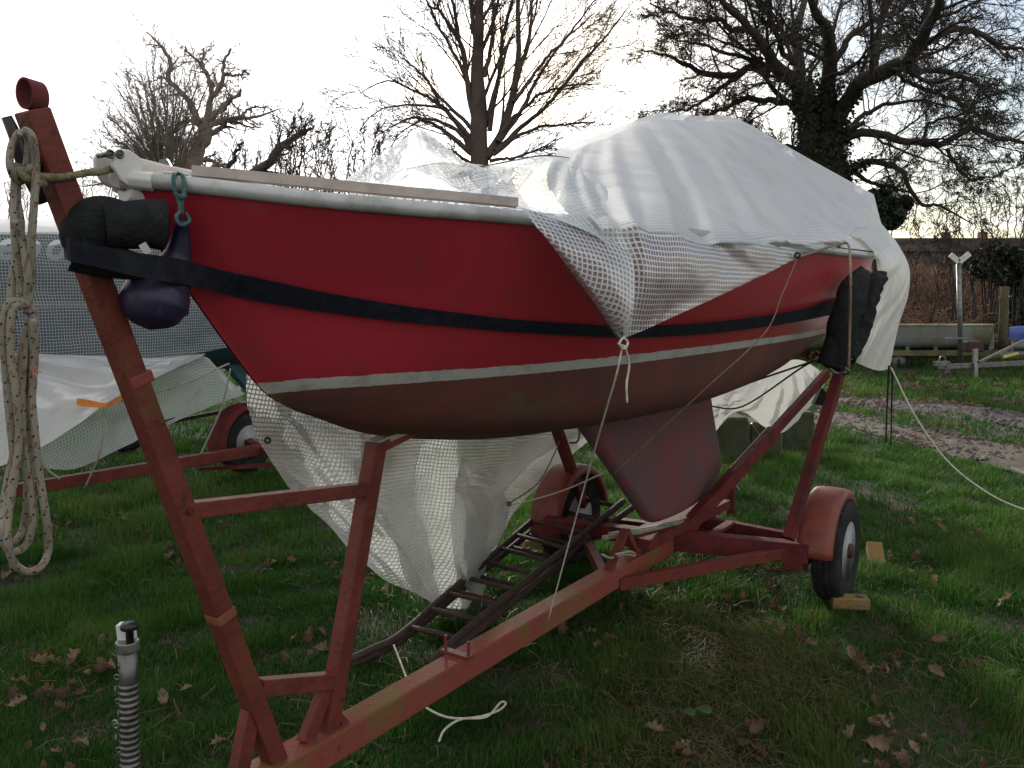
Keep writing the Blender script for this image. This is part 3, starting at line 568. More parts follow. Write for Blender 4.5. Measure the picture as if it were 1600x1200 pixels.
# stern supports
mb = MB(); beam(mb, PL(1232, 842, .62), PL(1312, 582, .72), .05, .062, up=(AX[0], AX[1], -.5)); mb.build('stern_post', M['oxide_dark'], trailer, bevel=.004)
mb = MB(); beam(mb, PL(868, 664, -.70), PL(912, 790, -.66), .05, .06, up=(AX[0], AX[1], -.5)); mb.build('stern_post', M['oxide_dark'], trailer, bevel=.004)
a = PL(1060, 838, .03); b = PL(1292, 583, .42); b2 = a+(b-a)*.60
mb = MB(); beam(mb, a, b2, .058, .075); mb.build('stern_strut_sleeve', M['oxide_dark'], trailer, bevel=.004)
mb = MB(); beam(mb, a+(b-a)*.45, b, .044, .052); mb.build('stern_strut', M['oxide_dark'], trailer, bevel=.004)
for t_ in ((1145, 752), (1180, 672)):
    mb = MB(); q = PL(*t_, .12); tube(mb, [q+np.array([-.03, -.02, .045]), q+np.array([.03, -.03, -.045])], .006, 6); mb.build('clamp_bolt', M['steel'], trailer)
mb = MB(); beam(mb, PL(1143, 748, -.3), PL(1143, 806, -.3), .05, .05, up=(AX[0], AX[1], 0)); mb.build('rear_leg', M['oxide_dark'], trailer)

def wheel(parent, c, axis, R, w, rimm=M['rim']):
    axis = np.asarray(axis, float); axis /= np.linalg.norm(axis)
    t = MB(); rr = R*.57; lathe(t, [(rr, -w*.36), (rr*1.02, -w*.44), (R*.80, -w*.5), (R*.93, -w*.46), (R*.985, -w*.34), (R, -w*.15), (R, w*.15), (R*.985, w*.34), (R*.93, w*.46), (R*.80, w*.5), (rr*1.02, w*.44), (rr, w*.36)], c, axis, 48)
    for i in range(48):                             # tread blocks
        an = 2*math.pi*i/48
        a = np.cross(axis, [0, 0, 1.]); a /= np.linalg.norm(a); b = np.cross(axis, a)
        for o_ in (-.30, -.1, .1, .30):
            q = c+(a*math.cos(an+o_*.1)+b*math.sin(an+o_*.1))*(R+(.0005 if abs(o_) < .2 else -.004))+axis*w*o_; tg = -a*math.sin(an)+b*math.cos(an)
            beam(t, q-tg*R*.048, q+tg*R*.048, w*.15, .009, up=(q-c)/np.linalg.norm(q-c))
    wh = bpy.data.objects.new('wheel', None); col.objects.link(wh); wh.parent = parent; wh.location = Vector(c)-parent_loc(parent)
    t.build('tyre', M['tyre'], wh, smooth=False)
    r = MB(); lathe(r, [(rr*1.0, w*.42), (rr*.93, w*.40), (rr*.86, w*.22), (rr*.80, w*.20), (rr*.72, w*.26), (rr*.42, w*.30), (rr*.40, w*.34), (.0, w*.34)], c, axis, 40); lathe(r, [(rr*1.0, -w*.42), (rr*.9, -w*.3), (0, -w*.2)], c, axis, 40); r.build('rim', rimm, wh, smooth=True)
    h = MB(); lathe(h, [(rr*.27, w*.32), (rr*.25, w*.52), (rr*.17, w*.58), (0, w*.58)], c, axis, 16)
    for i in range(4):
        an = 2*math.pi*i/4+.5; a = np.cross(axis, [0, 0, 1.]); a /= np.linalg.norm(a); b = np.cross(axis, a); q = c+(a*math.cos(an)+b*math.sin(an))*rr*.52; tube(h, [q+axis*w*.27, q+axis*w*.38], .010, 6)
    h.build('hub', M['rust'], wh, smooth=True); return wh
def mudguard(parent, c, axis, fwd, R, w, a0, a1, m):
    axis = np.asarray(axis, float); fwd = np.asarray(fwd, float); up = np.array([0, 0, 1.]); prof = [(R-.045, w*.5), (R-.018, w*.5), (R-.003, w*.44), (R+.004, w*.30), (R+.005, 0), (R+.004, -w*.30), (R-.003, -w*.44), (R-.018, -w*.5), (R-.045, -w*.5)]
    prof += [(r-.006, h*.97) for r, h in prof[::-1]]; n = 26; V = []; k = len(prof)
    for i in range(n):
        t = math.radians(a0+(a1-a0)*i/(n-1))
        for r, h in prof: V.append(c+(fwd*math.cos(t)+up*math.sin(t))*r+axis*h)
    f = [[i*k+j, i*k+(j+1) % k, (i+1)*k+(j+1) % k, (i+1)*k+j] for i in range(n-1) for j in range(k)]+[list(range(k))[::-1], [(n-1)*k+j for j in range(k)]]
    g = MB(); g.add(V, f); return g.build('mudguard', m, parent, smooth=True)
P3 = np.r_[PT, 0]; A3 = np.r_[AX, 0]
cw = W(3.12, .735, .362); wheel(trailer, cw, P3, .268, .145)
mg = mudguard(trailer, cw-P3*.045, P3, -A3, .318, .18, 4, 172, M['guard'])
cf = W(2.86, -.735, .37); wheel(trailer, cf, -P3, .268, .145); mg2 = mudguard(trailer, cf, P3, -A3, .325, .19, -14, 172, M['guard'])
mb = MB(); plate(mb, [PL(1245, 842, .60), PL(1292, 846, .66), PL(1290, 866, .66), PL(1245, 857, .60)], A3*.006); mb.build('guard_bracket', M['oxide'], trailer)

# ================================================================== cover over the boat
cover = empty('boat_cover', W(1.8, .3, 1.95), 'translucent white mesh reinforced sheeting thrown over the red boat', 'tarpaulin')
def G_(rows): return [[PL(*q) if len(q) == 3 else W(*q[1:]) if q[0] == 'w' else PS(*q[1:]) for q in r] for r in rows]
w_ = 'w'; P3_ = np.r_[PT, 0]
sheetA = G_([
 [(872, 232, .02), (950, 205, 0), (1030, 177, 0), (1092, 181, 0), (1155, 187, .0), (1262, 247, .20), (1366, 304, .50)],
 [(862, 262, .22), (940, 250, .25), (1028, 225, .25), (1102, 225, .26), (1172, 232, .28), (1268, 280, .40), (1362, 318, .56)],
 [(880, 298, .45), (945, 302, .47), (1030, 290, .50), (1106, 298, .52), (1178, 310, .55), (1262, 332, .62), (1348, 340, .66)],
 [(925, 345, .655), (965, 348, .68), (1025, 352, .72), (1095, 362, .74), (1165, 370, .755), (1245, 374, .755), (1328, 366, .75)],
 [(945, 376, .69), (978, 377, .72), (1022, 378, .755), (1090, 384, .775), (1160, 386, .785), (1240, 386, .775), (1308, 386, .765)],
 [(966, 442, .73), (990, 441, .75), (1025, 438, .77), (1085, 432, .785), (1155, 420, .79), (1220, 408, .785), (1268, 396, .775)],
 [(974, 528, .74), (994, 521, .745), (1028, 506, .755), (1085, 480, .78), (1148, 451, .79), (1205, 424, .79), (1246, 402, .78)]])
mb = MB(); CA = grid(mb, sheetA, 12, 12, .0035, 3, along=AX, fa=.5, ref=40, pleat=(.16, .22, 5.5, .030, 4)); nr_, nc_ = CA.shape[:2]; cut = 3*12+5
full_f = mb.f; UVa = mb.uv[0]; Va = CA.reshape(-1, 3)
for nm, mm, lo_, hi_ in (('roof_sheet', M['sheet'], 0, cut), ('hem_sheet', M['sheet_hem'], cut, nr_-1)):
    m2 = MB(); ids = np.arange(lo_*nc_, (hi_+1)*nc_); m2.add(Va[ids], [[i*nc_+j, i*nc_+j+1, (i+1)*nc_+j+1, (i+1)*nc_+j] for i in range(hi_-lo_) for j in range(nc_-1)], UVa[ids]); m2.build(nm, mm, cover, smooth=True)
und = [[q-np.array([0, 0, .03])-P3_*.02 for q in r] for r in sheetA[:4]]
mb = MB(); grid(mb, und, 12, 10, .006, 33, along=AX, fa=.5); mb.build('under_sheet', M['sheet_milky'], cover, smooth=True)
foldC = G_([
 [(814, 324, .575), (848, 332, .60), (890, 342, .63), (930, 352, .66), (982, 372, .715)],
 [(845, 362, .63), (870, 375, .66), (905, 390, .69), (945, 400, .72), (990, 410, .75)],
 [(890, 422, .67), (908, 432, .70), (930, 442, .72), (958, 448, .745), (990, 452, .76)],
 [(930, 475, .69), (940, 482, .715), (955, 488, .735), (970, 492, .75), (988, 495, .765)],
 [(966, 528, .72), (969, 529, .725), (973, 529, .73), (977, 527, .74), (982, 524, .75)]])
mb = MB(); grid(mb, foldC, 7, 7, .002, 8, along=AX, rot=.18); mb.build('corner_fold', M['sheet_hem'], cover, smooth=True)
humpB = G_([
 [(527, 291, -.12), (588, 246, -.12), (640, 211, -.12), (662, 203, -.12), (690, 224, -.10), (722, 252, -.04), (800, 262, .0)],
 [(532, 293, -.05), (600, 262, -.02), (645, 240, .0), (672, 236, .02), (702, 244, .04), (730, 262, .10), (800, 280, .12)],
 [(538, 296, .06), (606, 284, .12), (655, 278, .15), (690, 275, .18), (722, 276, .2), (752, 285, .24), (810, 300, .28)],
 [(545, 301, .2), (612, 303, .28), (660, 306, .33), (700, 311, .37), (740, 317, .41), (780, 322, .45), (830, 328, .52)],
 [(548, 308, .22), (615, 313, .30), (664, 318, .35), (705, 323, .39), (745, 328, .43), (785, 333, .47), (835, 338, .53)]])
mb = MB(); grid(mb, humpB, 11, 9, .0022, 5, along=AX, rot=-.12, pleat=(.42, .12, 4, .02, 12)); mb.build('bow_sheet', M['sheet_fold'], cover, smooth=True)
foldE = G_([
 [(640, 262, .02), (700, 256, .06), (745, 262, .05), (800, 252, .10), (850, 244, .14), (900, 249, .18), (937, 266, .22)],
 [(680, 278, .16), (730, 280, .2), (770, 285, .22), (820, 270, .28), (870, 266, .32), (915, 275, .36), (955, 296, .42)],
 [(715, 296, .28), (750, 300, .32), (790, 304, .36), (840, 296, .42), (890, 292, .46), (935, 310, .52), (972, 334, .58)],
 [(760, 312, .40), (790, 316, .44), (820, 322, .5), (868, 318, .55), (915, 322, .60), (952, 342, .66), (985, 370, .715)],
 [(800, 322, .52), (820, 326, .55), (850, 336, .60), (890, 350, .65), (930, 368, .69), (960, 395, .72), (988, 415, .745)]])
mb = MB(); grid(mb, foldE, 11, 10, .003, 21, along=AX, rot=.3, pleat=(.9, .3, 6, .025, 15)); mb.build('turned_back_fold', M['sheet_fold'], cover, smooth=True)
sternD = G_([
 [(1352, 322, .45), (1376, 348, .42), (1404, 383, .40), (1421, 420, .40), (1419, 462, .42), (1404, 510, .46), (1390, 576, .5)],
 [(1342, 330, .55), (1366, 356, .54), (1392, 386, .55), (1408, 420, .56), (1406, 462, .58), (1388, 512, .6), (1374, 579, .62)],
 [(1330, 345, .66), (1356, 366, .66), (1378, 390, .68), (1392, 420, .68), (1388, 462, .68), (1366, 512, .70), (1350, 572, .72)],
 [(1322, 362, .72), (1345, 374, .73), (1364, 392, .74), (1371, 420, .72), (1374, 455, .70), (1346, 520, .74), (1326, 560, .76)]])
mb = MB(); grid(mb, sternD, 10, 9, .003, 6, pleat=(.3, .4, 4, .03, 5)); mb.build('stern_drape', M['sheet_milky'], cover, smooth=True)
backE = G_([
 [(1366, 306, .50), (1372, 330, .50), (1378, 352, .50), (1382, 380, .50)],
 [(1340, 345, .66), (1348, 360, .66), (1356, 372, .66), (1364, 388, .66)],
 [(1312, 386, .755), (1325, 388, .755), (1345, 390, .74), (1366, 393, .72)]])
mb = MB(); grid(mb, backE, 7, 7, .002, 7); mb.build('corner_flap', M['sheet'], cover, smooth=True)
farF = G_([
 [(w_, .40, -.60, 1.93), (w_, .75, -.68, 1.93), (w_, 1.1, -.74, 1.93), (w_, 1.5, -.78, 1.93), (w_, 1.9, -.79, 1.93), (w_, 2.4, -.79, 1.93), (w_, 2.9, -.78, 1.93)],
 [(386, 606, -.75), (470, 625, -.80), (560, 640, -.78), (640, 650, -.83), (720, 652, -.80), (810, 650, -.84), (925, 645, -.80)],
 [(390, 645, -.76), (466, 668, -.82), (556, 690, -.77), (640, 705, -.86), (720, 702, -.80), (808, 690, -.88), (940, 672, -.82)],
 [(410, 700, -.78), (480, 720, -.84), (560, 745, -.77), (640, 760, -.88), (715, 755, -.80), (790, 735, -.92), (905, 700, -.84)],
 [(455, 762, -.80), (515, 780, -.86), (590, 806, -.77), (655, 822, -.88), (712, 815, -.80), (770, 790, -.93), (862, 742, -.86)],
 [(510, 820, -.82), (562, 850, -.86), (622, 868, -.78), (672, 885, -.88), (716, 872, -.80), (760, 842, -.92), (808, 795, -.88)],
 [(555, 868, -.83), (600, 905, -.88), (645, 925, -.80), (690, 948, -.88), (725, 950, -.82), (748, 925, -.9), (780, 845, -.88)]])
mb = MB(); grid(mb, farF, 14, 12, .006, 9, along=AX, fa=1.2, rot=.15, pleat=(.62, -1.35, 7, .032, 6)); mb.build('far_side_drape', M['sheet_old'], cover, smooth=True)
foldF = G_([
 [(722, 712, -.76), (745, 728, -.76), (770, 752, -.77), (797, 785, -.78)],
 [(712, 760, -.74), (738, 772, -.72), (765, 790, -.74), (793, 812, -.76)],
 [(705, 820, -.74), (730, 830, -.70), (757, 838, -.73), (782, 845, -.75)],
 [(712, 880, -.75), (728, 885, -.72), (745, 882, -.74), (760, 880, -.76)],
 [(735, 930, -.77), (742, 934, -.76), (750, 940, -.76), (752, 950, -.78)]])
mb = MB(); grid(mb, foldF, 7, 7, .009, 14, along=AX, fa=.9); mb.build('far_side_fold', M['sheet_old'], cover, smooth=True)
for c, nv in ((PL(590, 275, -.02), -ray(590, 275)), (PL(418, 688, -.74), -ray(418, 688)), (PL(921, 259, .16), -ray(921, 259)), (PL(1246, 399, .80), -ray(1246, 399)), (PL(795, 787, -.74), -ray(795, 787))):
    mb = MB(); ring(mb, c-.0*np.asarray(nv), .0095, .0042, np.asarray(nv)); mb.build('eyelet', M['black'], cover, smooth=True)
mb = MB(); plate(mb, [PL(904, 252, .155), PL(928, 253, .16), PL(938, 268, .165), PL(930, 266, .16)], np.array([0, .004, 0])); mb.build('corner_patch', M['black'], cover)
mb = MB(); tube(mb, catmull([PL(636, 264, .0), PL(690, 255, .04), PL(740, 261, .045), PL(800, 251, .095), PL(850, 243, .135), PL(905, 249, .17)], 8), .0028, 6); mb.build('hem_cord', M['teal_cord'], cover)
hem = [PL(880, 415, .662), PL(925, 475, .69), PL(966, 529, .722)]
mb = MB(); tube(mb, catmull(hem, 8), .0022, 5); mb.build('hem_cord', M['cordd'], cover)

# ================================================================== padding, buoy, ropes
def lumpy(mb, amp, seed, fr=18):
    r_ = np.random.default_rng(seed); 
    for i, v in enumerate(mb.v):
        d = sum(np.sin(v@r_.normal(0, fr, 3)+r_.uniform(0, 6))[:, None]*r_.normal(0, 1, 3) for _ in range(6)); mb.v[i] = v+d*amp/3
    return mb
pad = empty('bow_padding', PL(130, 420, .02), 'thick black felt roll bound round the bow post below the red bow', 'padding')
mb = MB(); tube(mb, catmull([PL(126, 388, .0), PL(136, 364, .02), PL(158, 349, .03), (PL(194, 352, .045))], 7), catmull([[.040, 0], [.056, 0], [.058, 0], [.050, 0]], 7)[:, 0], 18); lumpy(mb, .004, 1); mb.build('post_wrap', M['foam'], pad, smooth=True)
mb = MB(); P_ = catmull([PL(165, 352, .05), PL(205, 352, .07), PL(238, 350, .085), PL(258, 352, .095)], 6); tube(mb, P_, np.linspace(.048, .054, len(P_)), 18, cap=False); tube(mb, P_[::-1], np.linspace(.054, .048, len(P_))*.8, 18, cap=False); lumpy(mb, .003, 2); mb.build('felt_roll', M['foam'], pad, smooth=True)
mb = MB(); P_ = catmull([PL(122, 388, .02), PL(152, 400, .035), PL(200, 412, .06), PL(250, 424, .085)], 6); tube(mb, P_, np.linspace(.048, .024, len(P_)), 16); lumpy(mb, .004, 3); mb.build('lower_wrap', M['foam'], pad, smooth=True)
mb = MB(); beam(mb, PL(222, 381, .125), PL(232, 396, .125), .016, .003, up=(.3, -.9, .2)); mb.build('sewn_label', M['gel'], pad)
spd = empty('stern_padding', PL(1310, 575, .78), 'ragged black felt padding bound round the stern post beside the hull', 'padding')
def flat(P, r, fl, n=28):
    an = np.linspace(0, 2*math.pi, n, endpoint=False); m_ = MB(); tube(m_, P, r, prof=np.stack([np.cos(an)*fl, np.sin(an)], 1)); return m_
P_ = catmull([PL(1303, 576, .75), PL(1312, 545, .77), PL(1322, 495, .79), PL(1334, 455, .80), PL(1347, 428, .80)], 14); mb = flat(P_, catmull([[.050, 0], [.064, 0], [.070, 0], [.068, 0], [.04, 0]], 14)[:, 0], 1.0); lumpy(mb, .006, 5, 18); lumpy(mb, .005, 15, 80); mb.build('felt_wrap', M['foam'], spd, smooth=True)
P_ = catmull([PL(1328, 560, .74), PL(1345, 520, .75), PL(1356, 480, .76), PL(1366, 445, .76), PL(1378, 430, .76)], 14); mb = flat(P_, catmull([[.03, 0], [.048, 0], [.05, 0], [.048, 0], [.028, 0]], 14)[:, 0], 1.0); lumpy(mb, .006, 6, 18); lumpy(mb, .005, 16, 80); mb.build('felt_wrap', M['foam'], spd, smooth=True)
P_ = catmull([PL(1292, 570, .72), PL(1300, 545, .74), PL(1314, 500, .76)], 7); mb = flat(P_, .05, 1.0); lumpy(mb, .006, 7, 20); mb.build('felt_wrap', M['foam'], spd, smooth=True)
mb = MB(); ring(mb, PL(1311, 578, .745), .048, .006, PL(1312, 582, .72)-PL(1232, 842, .62)); mb.build('binding_wire', M['steel'], spd)

buoy = empty('fender_buoy', PL(243, 510, .16), 'dark navy pear shaped fender hanging from the gunwale by a teal lanyard', 'fender')
sp_ = catmull([PL(286, 344, .12), PL(284, 362, .105), PL(279, 395, .085), PL(268, 425, .07), PL(252, 450, .06), PL(241, 475, .06), PL(236, 498, .06), PL(233, 515, .06)], 5)
rr_ = np.interp(np.linspace(0, 7, len(sp_)), [0, 1, 2, 3, 4, 5, 6, 6.6, 7], [.011, .017, .028, .048, .068, .074, .058, .036, .004]); mb = MB(); tube(mb, sp_, rr_, 24); mb.build('buoy_body', M['buoy'], buoy, smooth=True)
mb = MB(); tube(mb, catmull([PL(273, 300, .14), PL(271, 276, .13), PL(276, 271, .10), PL(286, 276, .12), PL(288, 300, .145), PL(283, 318, .15)], 6), .0042, 7); tube(mb, catmull([PL(273, 300, .145), PL(280, 316, .15), PL(282, 335, .15)], 5), .0045, 7); tube(mb, catmull([PL(289, 296, .145), PL(284, 316, .15), PL(285, 335, .15)], 5), .0045, 7)
tube(mb, catmull([PL(282, 330, .15), PL(275, 340, .155), PL(283, 352, .16), PL(296, 345, .155), PL(290, 332, .15)], 5), .0042, 7); tube(mb, catmull([PL(278, 304, .15), PL(283, 309, .152), PL(289, 304, .15)], 4), .006, 7); mb.build('lanyard', M['teal_cord'], buoy, smooth=True)

coil = empty('mooring_rope', PL(40, 890, .07), 'thick cream rope with red and black flecks hanging in long loops from the post cleat', 'rope')
def rope(pts, r, m=M['rope'], p0=.06, name='rope_strand', jit=.012, seed=0, parent=coil, n=8):
    r_ = np.random.default_rng(seed); P = [PL(q[0], q[1], (q[2] if len(q) > 2 else p0+r_.uniform(-jit, jit))) for q in pts]; mb = MB(); tube(mb, catmull(P, n), r, 9); return mb.build(name, m, parent, smooth=True)
rope([(58, 272), (48, 262), (30, 285), (16, 262), (18, 228), (32, 207), (44, 222), (40, 262), (26, 268), (22, 300), (22, 350), (27, 410), (35, 455), (40, 480)], .0072, seed=1)
rope([(30, 214), (40, 204), (51, 218), (56, 262), (53, 320), (49, 380), (49, 430), (45, 470), (42, 490)], .0075, p0=.085, seed=2)
rope([(26, 255), (26, 310), (32, 350), (28, 400), (20, 430), (17, 470), (22, 500)], .0080, p0=.05, seed=3)
rope([(24, 345), (36, 380), (44, 430), (43, 470)], .0078, p0=.075, seed=4)
rope([(44, 478), (30, 470), (12, 478), (5, 515), (8, 570), (14, 640), (20, 700), (22, 740), (10, 790), (3, 825), (8, 852), (24, 862), (42, 850), (52, 815), (48, 760), (38, 690), (34, 620), (38, 560), (42, 510)], .0074, p0=.075, seed=5)
rope([(38, 476), (24, 480), (17, 505), (18, 560), (26, 620), (30, 680), (24, 740), (14, 800), (12, 845), (22, 880), (42, 893), (62, 887), (75, 862), (72, 810), (62, 745), (55, 680), (50, 620), (52, 560), (50, 500)], .0074, p0=.09, seed=6)
rope([(46, 500), (34, 540), (30, 600), (36, 660), (42, 720), (42, 780), (36, 826), (22, 846), (8, 836), (4, 800), (14, 740), (26, 690), (36, 640), (42, 580), (47, 520)], .0072, p0=.05, seed=7)
rope([(50, 480), (54, 530), (52, 590), (46, 650), (44, 700), (48, 750)], .0078, p0=.065, seed=8)
mb = MB(); tube(mb, catmull([PL(60, 276, .02), PL(90, 277, .03), PL(125, 272, .03), PL(168, 266, .015), PL(182, 262, 0)], 8), .0078, 10); tube(mb, catmull([PL(20, 262, .04), PL(34, 272, .07), PL(50, 284, .06), PL(68, 288, .03)], 6), .008, 9); lumpy(mb, .0012, 3, 60); mb.build('bow_line', M['moss_rope'], coil, smooth=True)
mb = MB(); r_ = random.Random(3)
for k_ in range(14): q = PL(52, 580, .09); tube(mb, [q, q+np.array([r_.uniform(-.004, .018), -.005, r_.uniform(-.014, .014)])], .0012, 4)
mb.build('frayed_end', mat('frayed_red', (.6, .25, .2), .9), coil)

def cordline(pts, r, m, label, sag=None, n=10, name='cord'):
    mb = MB(); tube(mb, catmull(pts, n), r, 6); return tag(mb.build(name, m, smooth=True), label, 'cord')
e0 = PL(974, 532, .76)
mb = MB(); tube(mb, catmull([PL(973, 540, .76), PL(962, 590, .74), PL(940, 665, .62), PL(905, 790, .35), PL(855, 975, .06)], 10), .0030, 6)
tube(mb, catmull([PL(966, 536, .765), PL(974, 545, .77), PL(981, 536, .765), PL(974, 528, .76), PL(968, 538, .77), PL(980, 542, .765)], 6), .0032, 6); tube(mb, catmull([PL(977, 541, .77), PL(983, 570, .765), PL(979, 600, .765), PL(980, 629, .765)], 6), .0032, 6)
tag(mb.build('cord', M['cordp'], smooth=True), 'pale cord from lowest sheeting corner down to the drawbar, with a loose end', 'cord')
cordline([PL(1247, 402, .80), PL(1275, 393, .79), PL(1308, 382, .78), PL(1322, 380, .76)], .0055, M['cordb'], 'short brown cord tying the sheeting hem to the gunwale near the stern')
cordline([PL(1318, 378, .76), PL(1326, 384, .80), PL(1329, 420, .93), PL(1328, 500, .93), PL(1326, 576, .93)], .0058, M['cordb'], 'brown cord hanging straight down in front of the black stern padding')
cordline([PL(1245, 405, .80), PL(1222, 460, .80), PL(1195, 520, .78), PL(1110, 600, .66), PL(1040, 665, .50), PL(960, 740, .3)], .0026, M['cordb'], 'thin slack cord running down over the keel from the hem')
def CH(*q): return [PL(*x) for x in q]
cordline(CH((1040, 632, -.25), (1105, 620, -.2), (1200, 588, .2), (1275, 563, .5)), .006, M['cordd'], 'upper dark rope stretched under the stern of the red hull')
cordline(CH((1103, 634, -.2), (1160, 635, -.1), (1250, 576, .35), (1280, 560, .45)), .006, M['cordd'], 'lower bent dark rope under the stern of the red hull')
cordline(CH((795, 787, -.74), (840, 755, -.72), (868, 705, -.7), (880, 675, -.66)), .004, M['cordb'], 'brown cord from the far drape corner up to the far stern post')
cordline(CH((797, 790, -.74), (870, 770, -.5), (930, 745, -.2), (968, 726, .02)), .0042, M['cordp'], 'pale cord from the far drape corner across to the keel edge')
cordline(CH((870, 668, -.66), (895, 662, -.6), (905, 672, -.6), (902, 690, -.6), (890, 692, -.6)), .006, M['cordb'], 'knotted rope ends bound round the top of the far post')
cordline([AT(1395, 572, 4.95), AT(1393, 630, 5.5), AT(1392, 695, 6.6)], .006, M['cordd'], 'dark cord hanging below the stern drape, right of the pair')
cordline([AT(1389, 572, 4.9), AT(1386, 630, 5.4), AT(1384, 690, 6.4)], .006, M['cordd'], 'dark cord hanging below the stern drape, left of the pair')
cordline([AT(1392, 574, 4.95), AT(1430, 650, 4.8), AT(1480, 720, 4.7), AT(1540, 768, 4.6), AT(1600, 796, 4.5), AT(1680, 815, 4.4), ONZ(1800, 850, .10)], .0048, M['cordp'], 'pale yellowish guy cord from the stern drape out to the right')
cordline([ONZ(u, v, z) for u, v, z in ((612, 1000, .13), (628, 1040, .10), (650, 1090, .10), (690, 1118, .10), (735, 1122, .09), (775, 1112, .09), (790, 1100, .09), (782, 1098, .09), (760, 1120, .09), (720, 1124, .09), (695, 1140, .09), (686, 1158, .09))], .0046, M['cordp'], 'white rope lying looped in the grass in front of the drawbar', name='looped_rope')
cordline(CH((940, 866, -.02), (955, 872, .0), (975, 866, .03), (992, 868, .05), (985, 862, .05), (962, 866, .04)), .006, M['cord'], 'frayed rope wound round the small bracket on the drawbar')

# ================================================================== iron ladders under the boat
def ladder(name, dz, label, left, right, starts):
    t = empty(name, ONZ(620, 1000, .12), label, 'ladder', 'iron ladders stacked under the boat')
    Lp = catmull([ONZ(u, v, z-dz) for u, v, z in left], 12); Rp = catmull([ONZ(u, v, z-dz) for u, v, z in right], 12)
    for P in (Lp, Rp): mb = MB(); tube(mb, P, .0185, 10); mb.build('rail', M['rust'], t, smooth=True)
    def px(P): d = P[:, 1]*C0-(P[:, 2]-EYE)*S0; return np.stack([800+F_PX*P[:, 0]/d, 600-F_PX*(P[:, 1]*S0+(P[:, 2]-EYE)*C0)/d], 1)
    lx, rx = px(Lp), px(Rp)
    for u in starts:
        i = int(np.argmin(np.abs(lx[:, 0]-u))); j = int(np.argmin(np.abs(rx[:, 1]-(lx[i, 1]+.24*(rx[:, 0]-lx[i, 0])))))
        mb = MB(); tube(mb, [Lp[i], Rp[j]], .0125, 8); mb.build('rung', M['rust'], t, smooth=True)
ladder('ladder', 0, 'upper of two rusty tubular iron ladders leaning up to the keel', [(541, 1033, .11), (585, 1013, .14), (624, 993, .17), (700, 927, .24), (790, 850, .36), (884, 767, .47)], [(672, 1036, .15), (720, 992, .21), (790, 934, .30), (850, 885, .37), (910, 836, .44), (974, 783, .52)], (642, 672, 702, 730, 757, 782, 806, 830, 853, 874))
ladder('ladder', .05, 'lower of two rusty tubular iron ladders, lying under the other one', [(549, 1040, .11), (600, 1016, .15), (640, 990, .18), (710, 931, .25), (800, 855, .36), (896, 780, .47)], [(690, 1034, .15), (736, 994, .21), (806, 936, .30), (866, 889, .37), (931, 836, .44), (992, 790, .51)], (650, 684, 716, 745, 772, 800, 826, 850, 876))

# ================================================================== small things on the lawn
def brick_at(u, v, ang, m, label, sz=(.185, .09, .058), holes=True, z=0, tilt=0.):
    c = ONZ(u, v, .13+z); t = empty('chock_brick', (c[0], c[1], c[2]-.04), label, 'brick', 'yellow bricks by the wheels'); mb = MB(); a = (math.cos(ang), math.sin(ang)); box(mb, c, *sz, a, tilt); mb.build('brick_body', m, t, bevel=.006)
    if holes:
        for o_ in (-.05, .05): mb = MB(); q = c+np.array([a[0]*o_, a[1]*o_, sz[2]/2+.0015]); tube(mb, [q-np.array([0, 0, .01]), q], .022, 10); mb.build('core_hole', M['black'], t)
brick_at(1327, 940, -.12, M['brick'], 'yellow brick with two holes lying in front of the near wheel')
brick_at(1368, 868, 1.3, M['brick'], 'yellow brick tilted against the back of the near wheel', holes=False, tilt=.5)
brick_at(838, 848, .3, M['brick'], 'dull yellow brick on the grass under the ladders by the far wheel', holes=False)
brick_at(882, 765, .9, M['brick2'], 'small bright yellow wedge on the inside of the far wheel', (.06, .04, .07), holes=False, z=.25, tilt=.8)
# jockey post at the lower left
jp = empty('prop_post', ONZ(205, 1330, .0), 'upright grey ribbed steel tube with black knob in the lower left corner', 'jockey post')
YJ = 1.62
jb = AT(203, 1420, YJ); jt = AT(199, 1006, YJ); jb[0] = AT(208, 1400, YJ)[0]
Lj = float(np.linalg.norm(jb-jt)); pr_ = [(.0178, 0), (.0178, Lj*.14)]
for k_ in range(34):
    h_ = Lj*.14+.0125*k_+.003; pr_ += [(.0178, h_), (.0196, h_+.0015), (.0198, h_+.0045), (.0182, h_+.0065), (.0176, h_+.009)]
pr_ = [q for q in pr_ if q[1] < Lj]+[(.0178, Lj)]
mb = MB(); lathe(mb, pr_, jt, jb-jt, 28); mb.build('ribbed_tube', M['tube'], jp, smooth=True)
mb = MB(); q = AT(199, 1004, YJ); tube(mb, [q+np.array([0, 0, -.016]), q+np.array([0, 0, .004])], .0225, 20); mb.build('collar', M['steel'], jp, bevel=.002)
mb = MB(); q = AT(202, 978, YJ-.01); lathe(mb, [(.0075, -.034), (.0075, -.010), (.016, -.006), (.0175, .001), (.014, .006), (.0, .008)], q, (0, 0, 1), 20); mb.build('knob', M['black'], jp, smooth=True)
mb = MB(); q = AT(199, 989, YJ+.012); beam(mb, q+np.array([0, 0, -.018]), q+np.array([-.003, 0, .02]), .030, .022, up=(0, 1, 0)); mb.build('end_cap', M['gel'], jp, bevel=.001)
ch = MB()
for k_ in range(9):
    q = AT(183+2.5*math.sin(k_*1.7), 1020+k_*19, YJ-.012); ring(ch, q, .0055, .0013, (1, .3, 0) if k_ % 2 else (0, 1, .2), 12)
ring(ch, AT(181, 1132, YJ-.01), .0085, .0022, (.4, 1, .1), 14); ch.build('chain', M['steel'], jp, smooth=True)
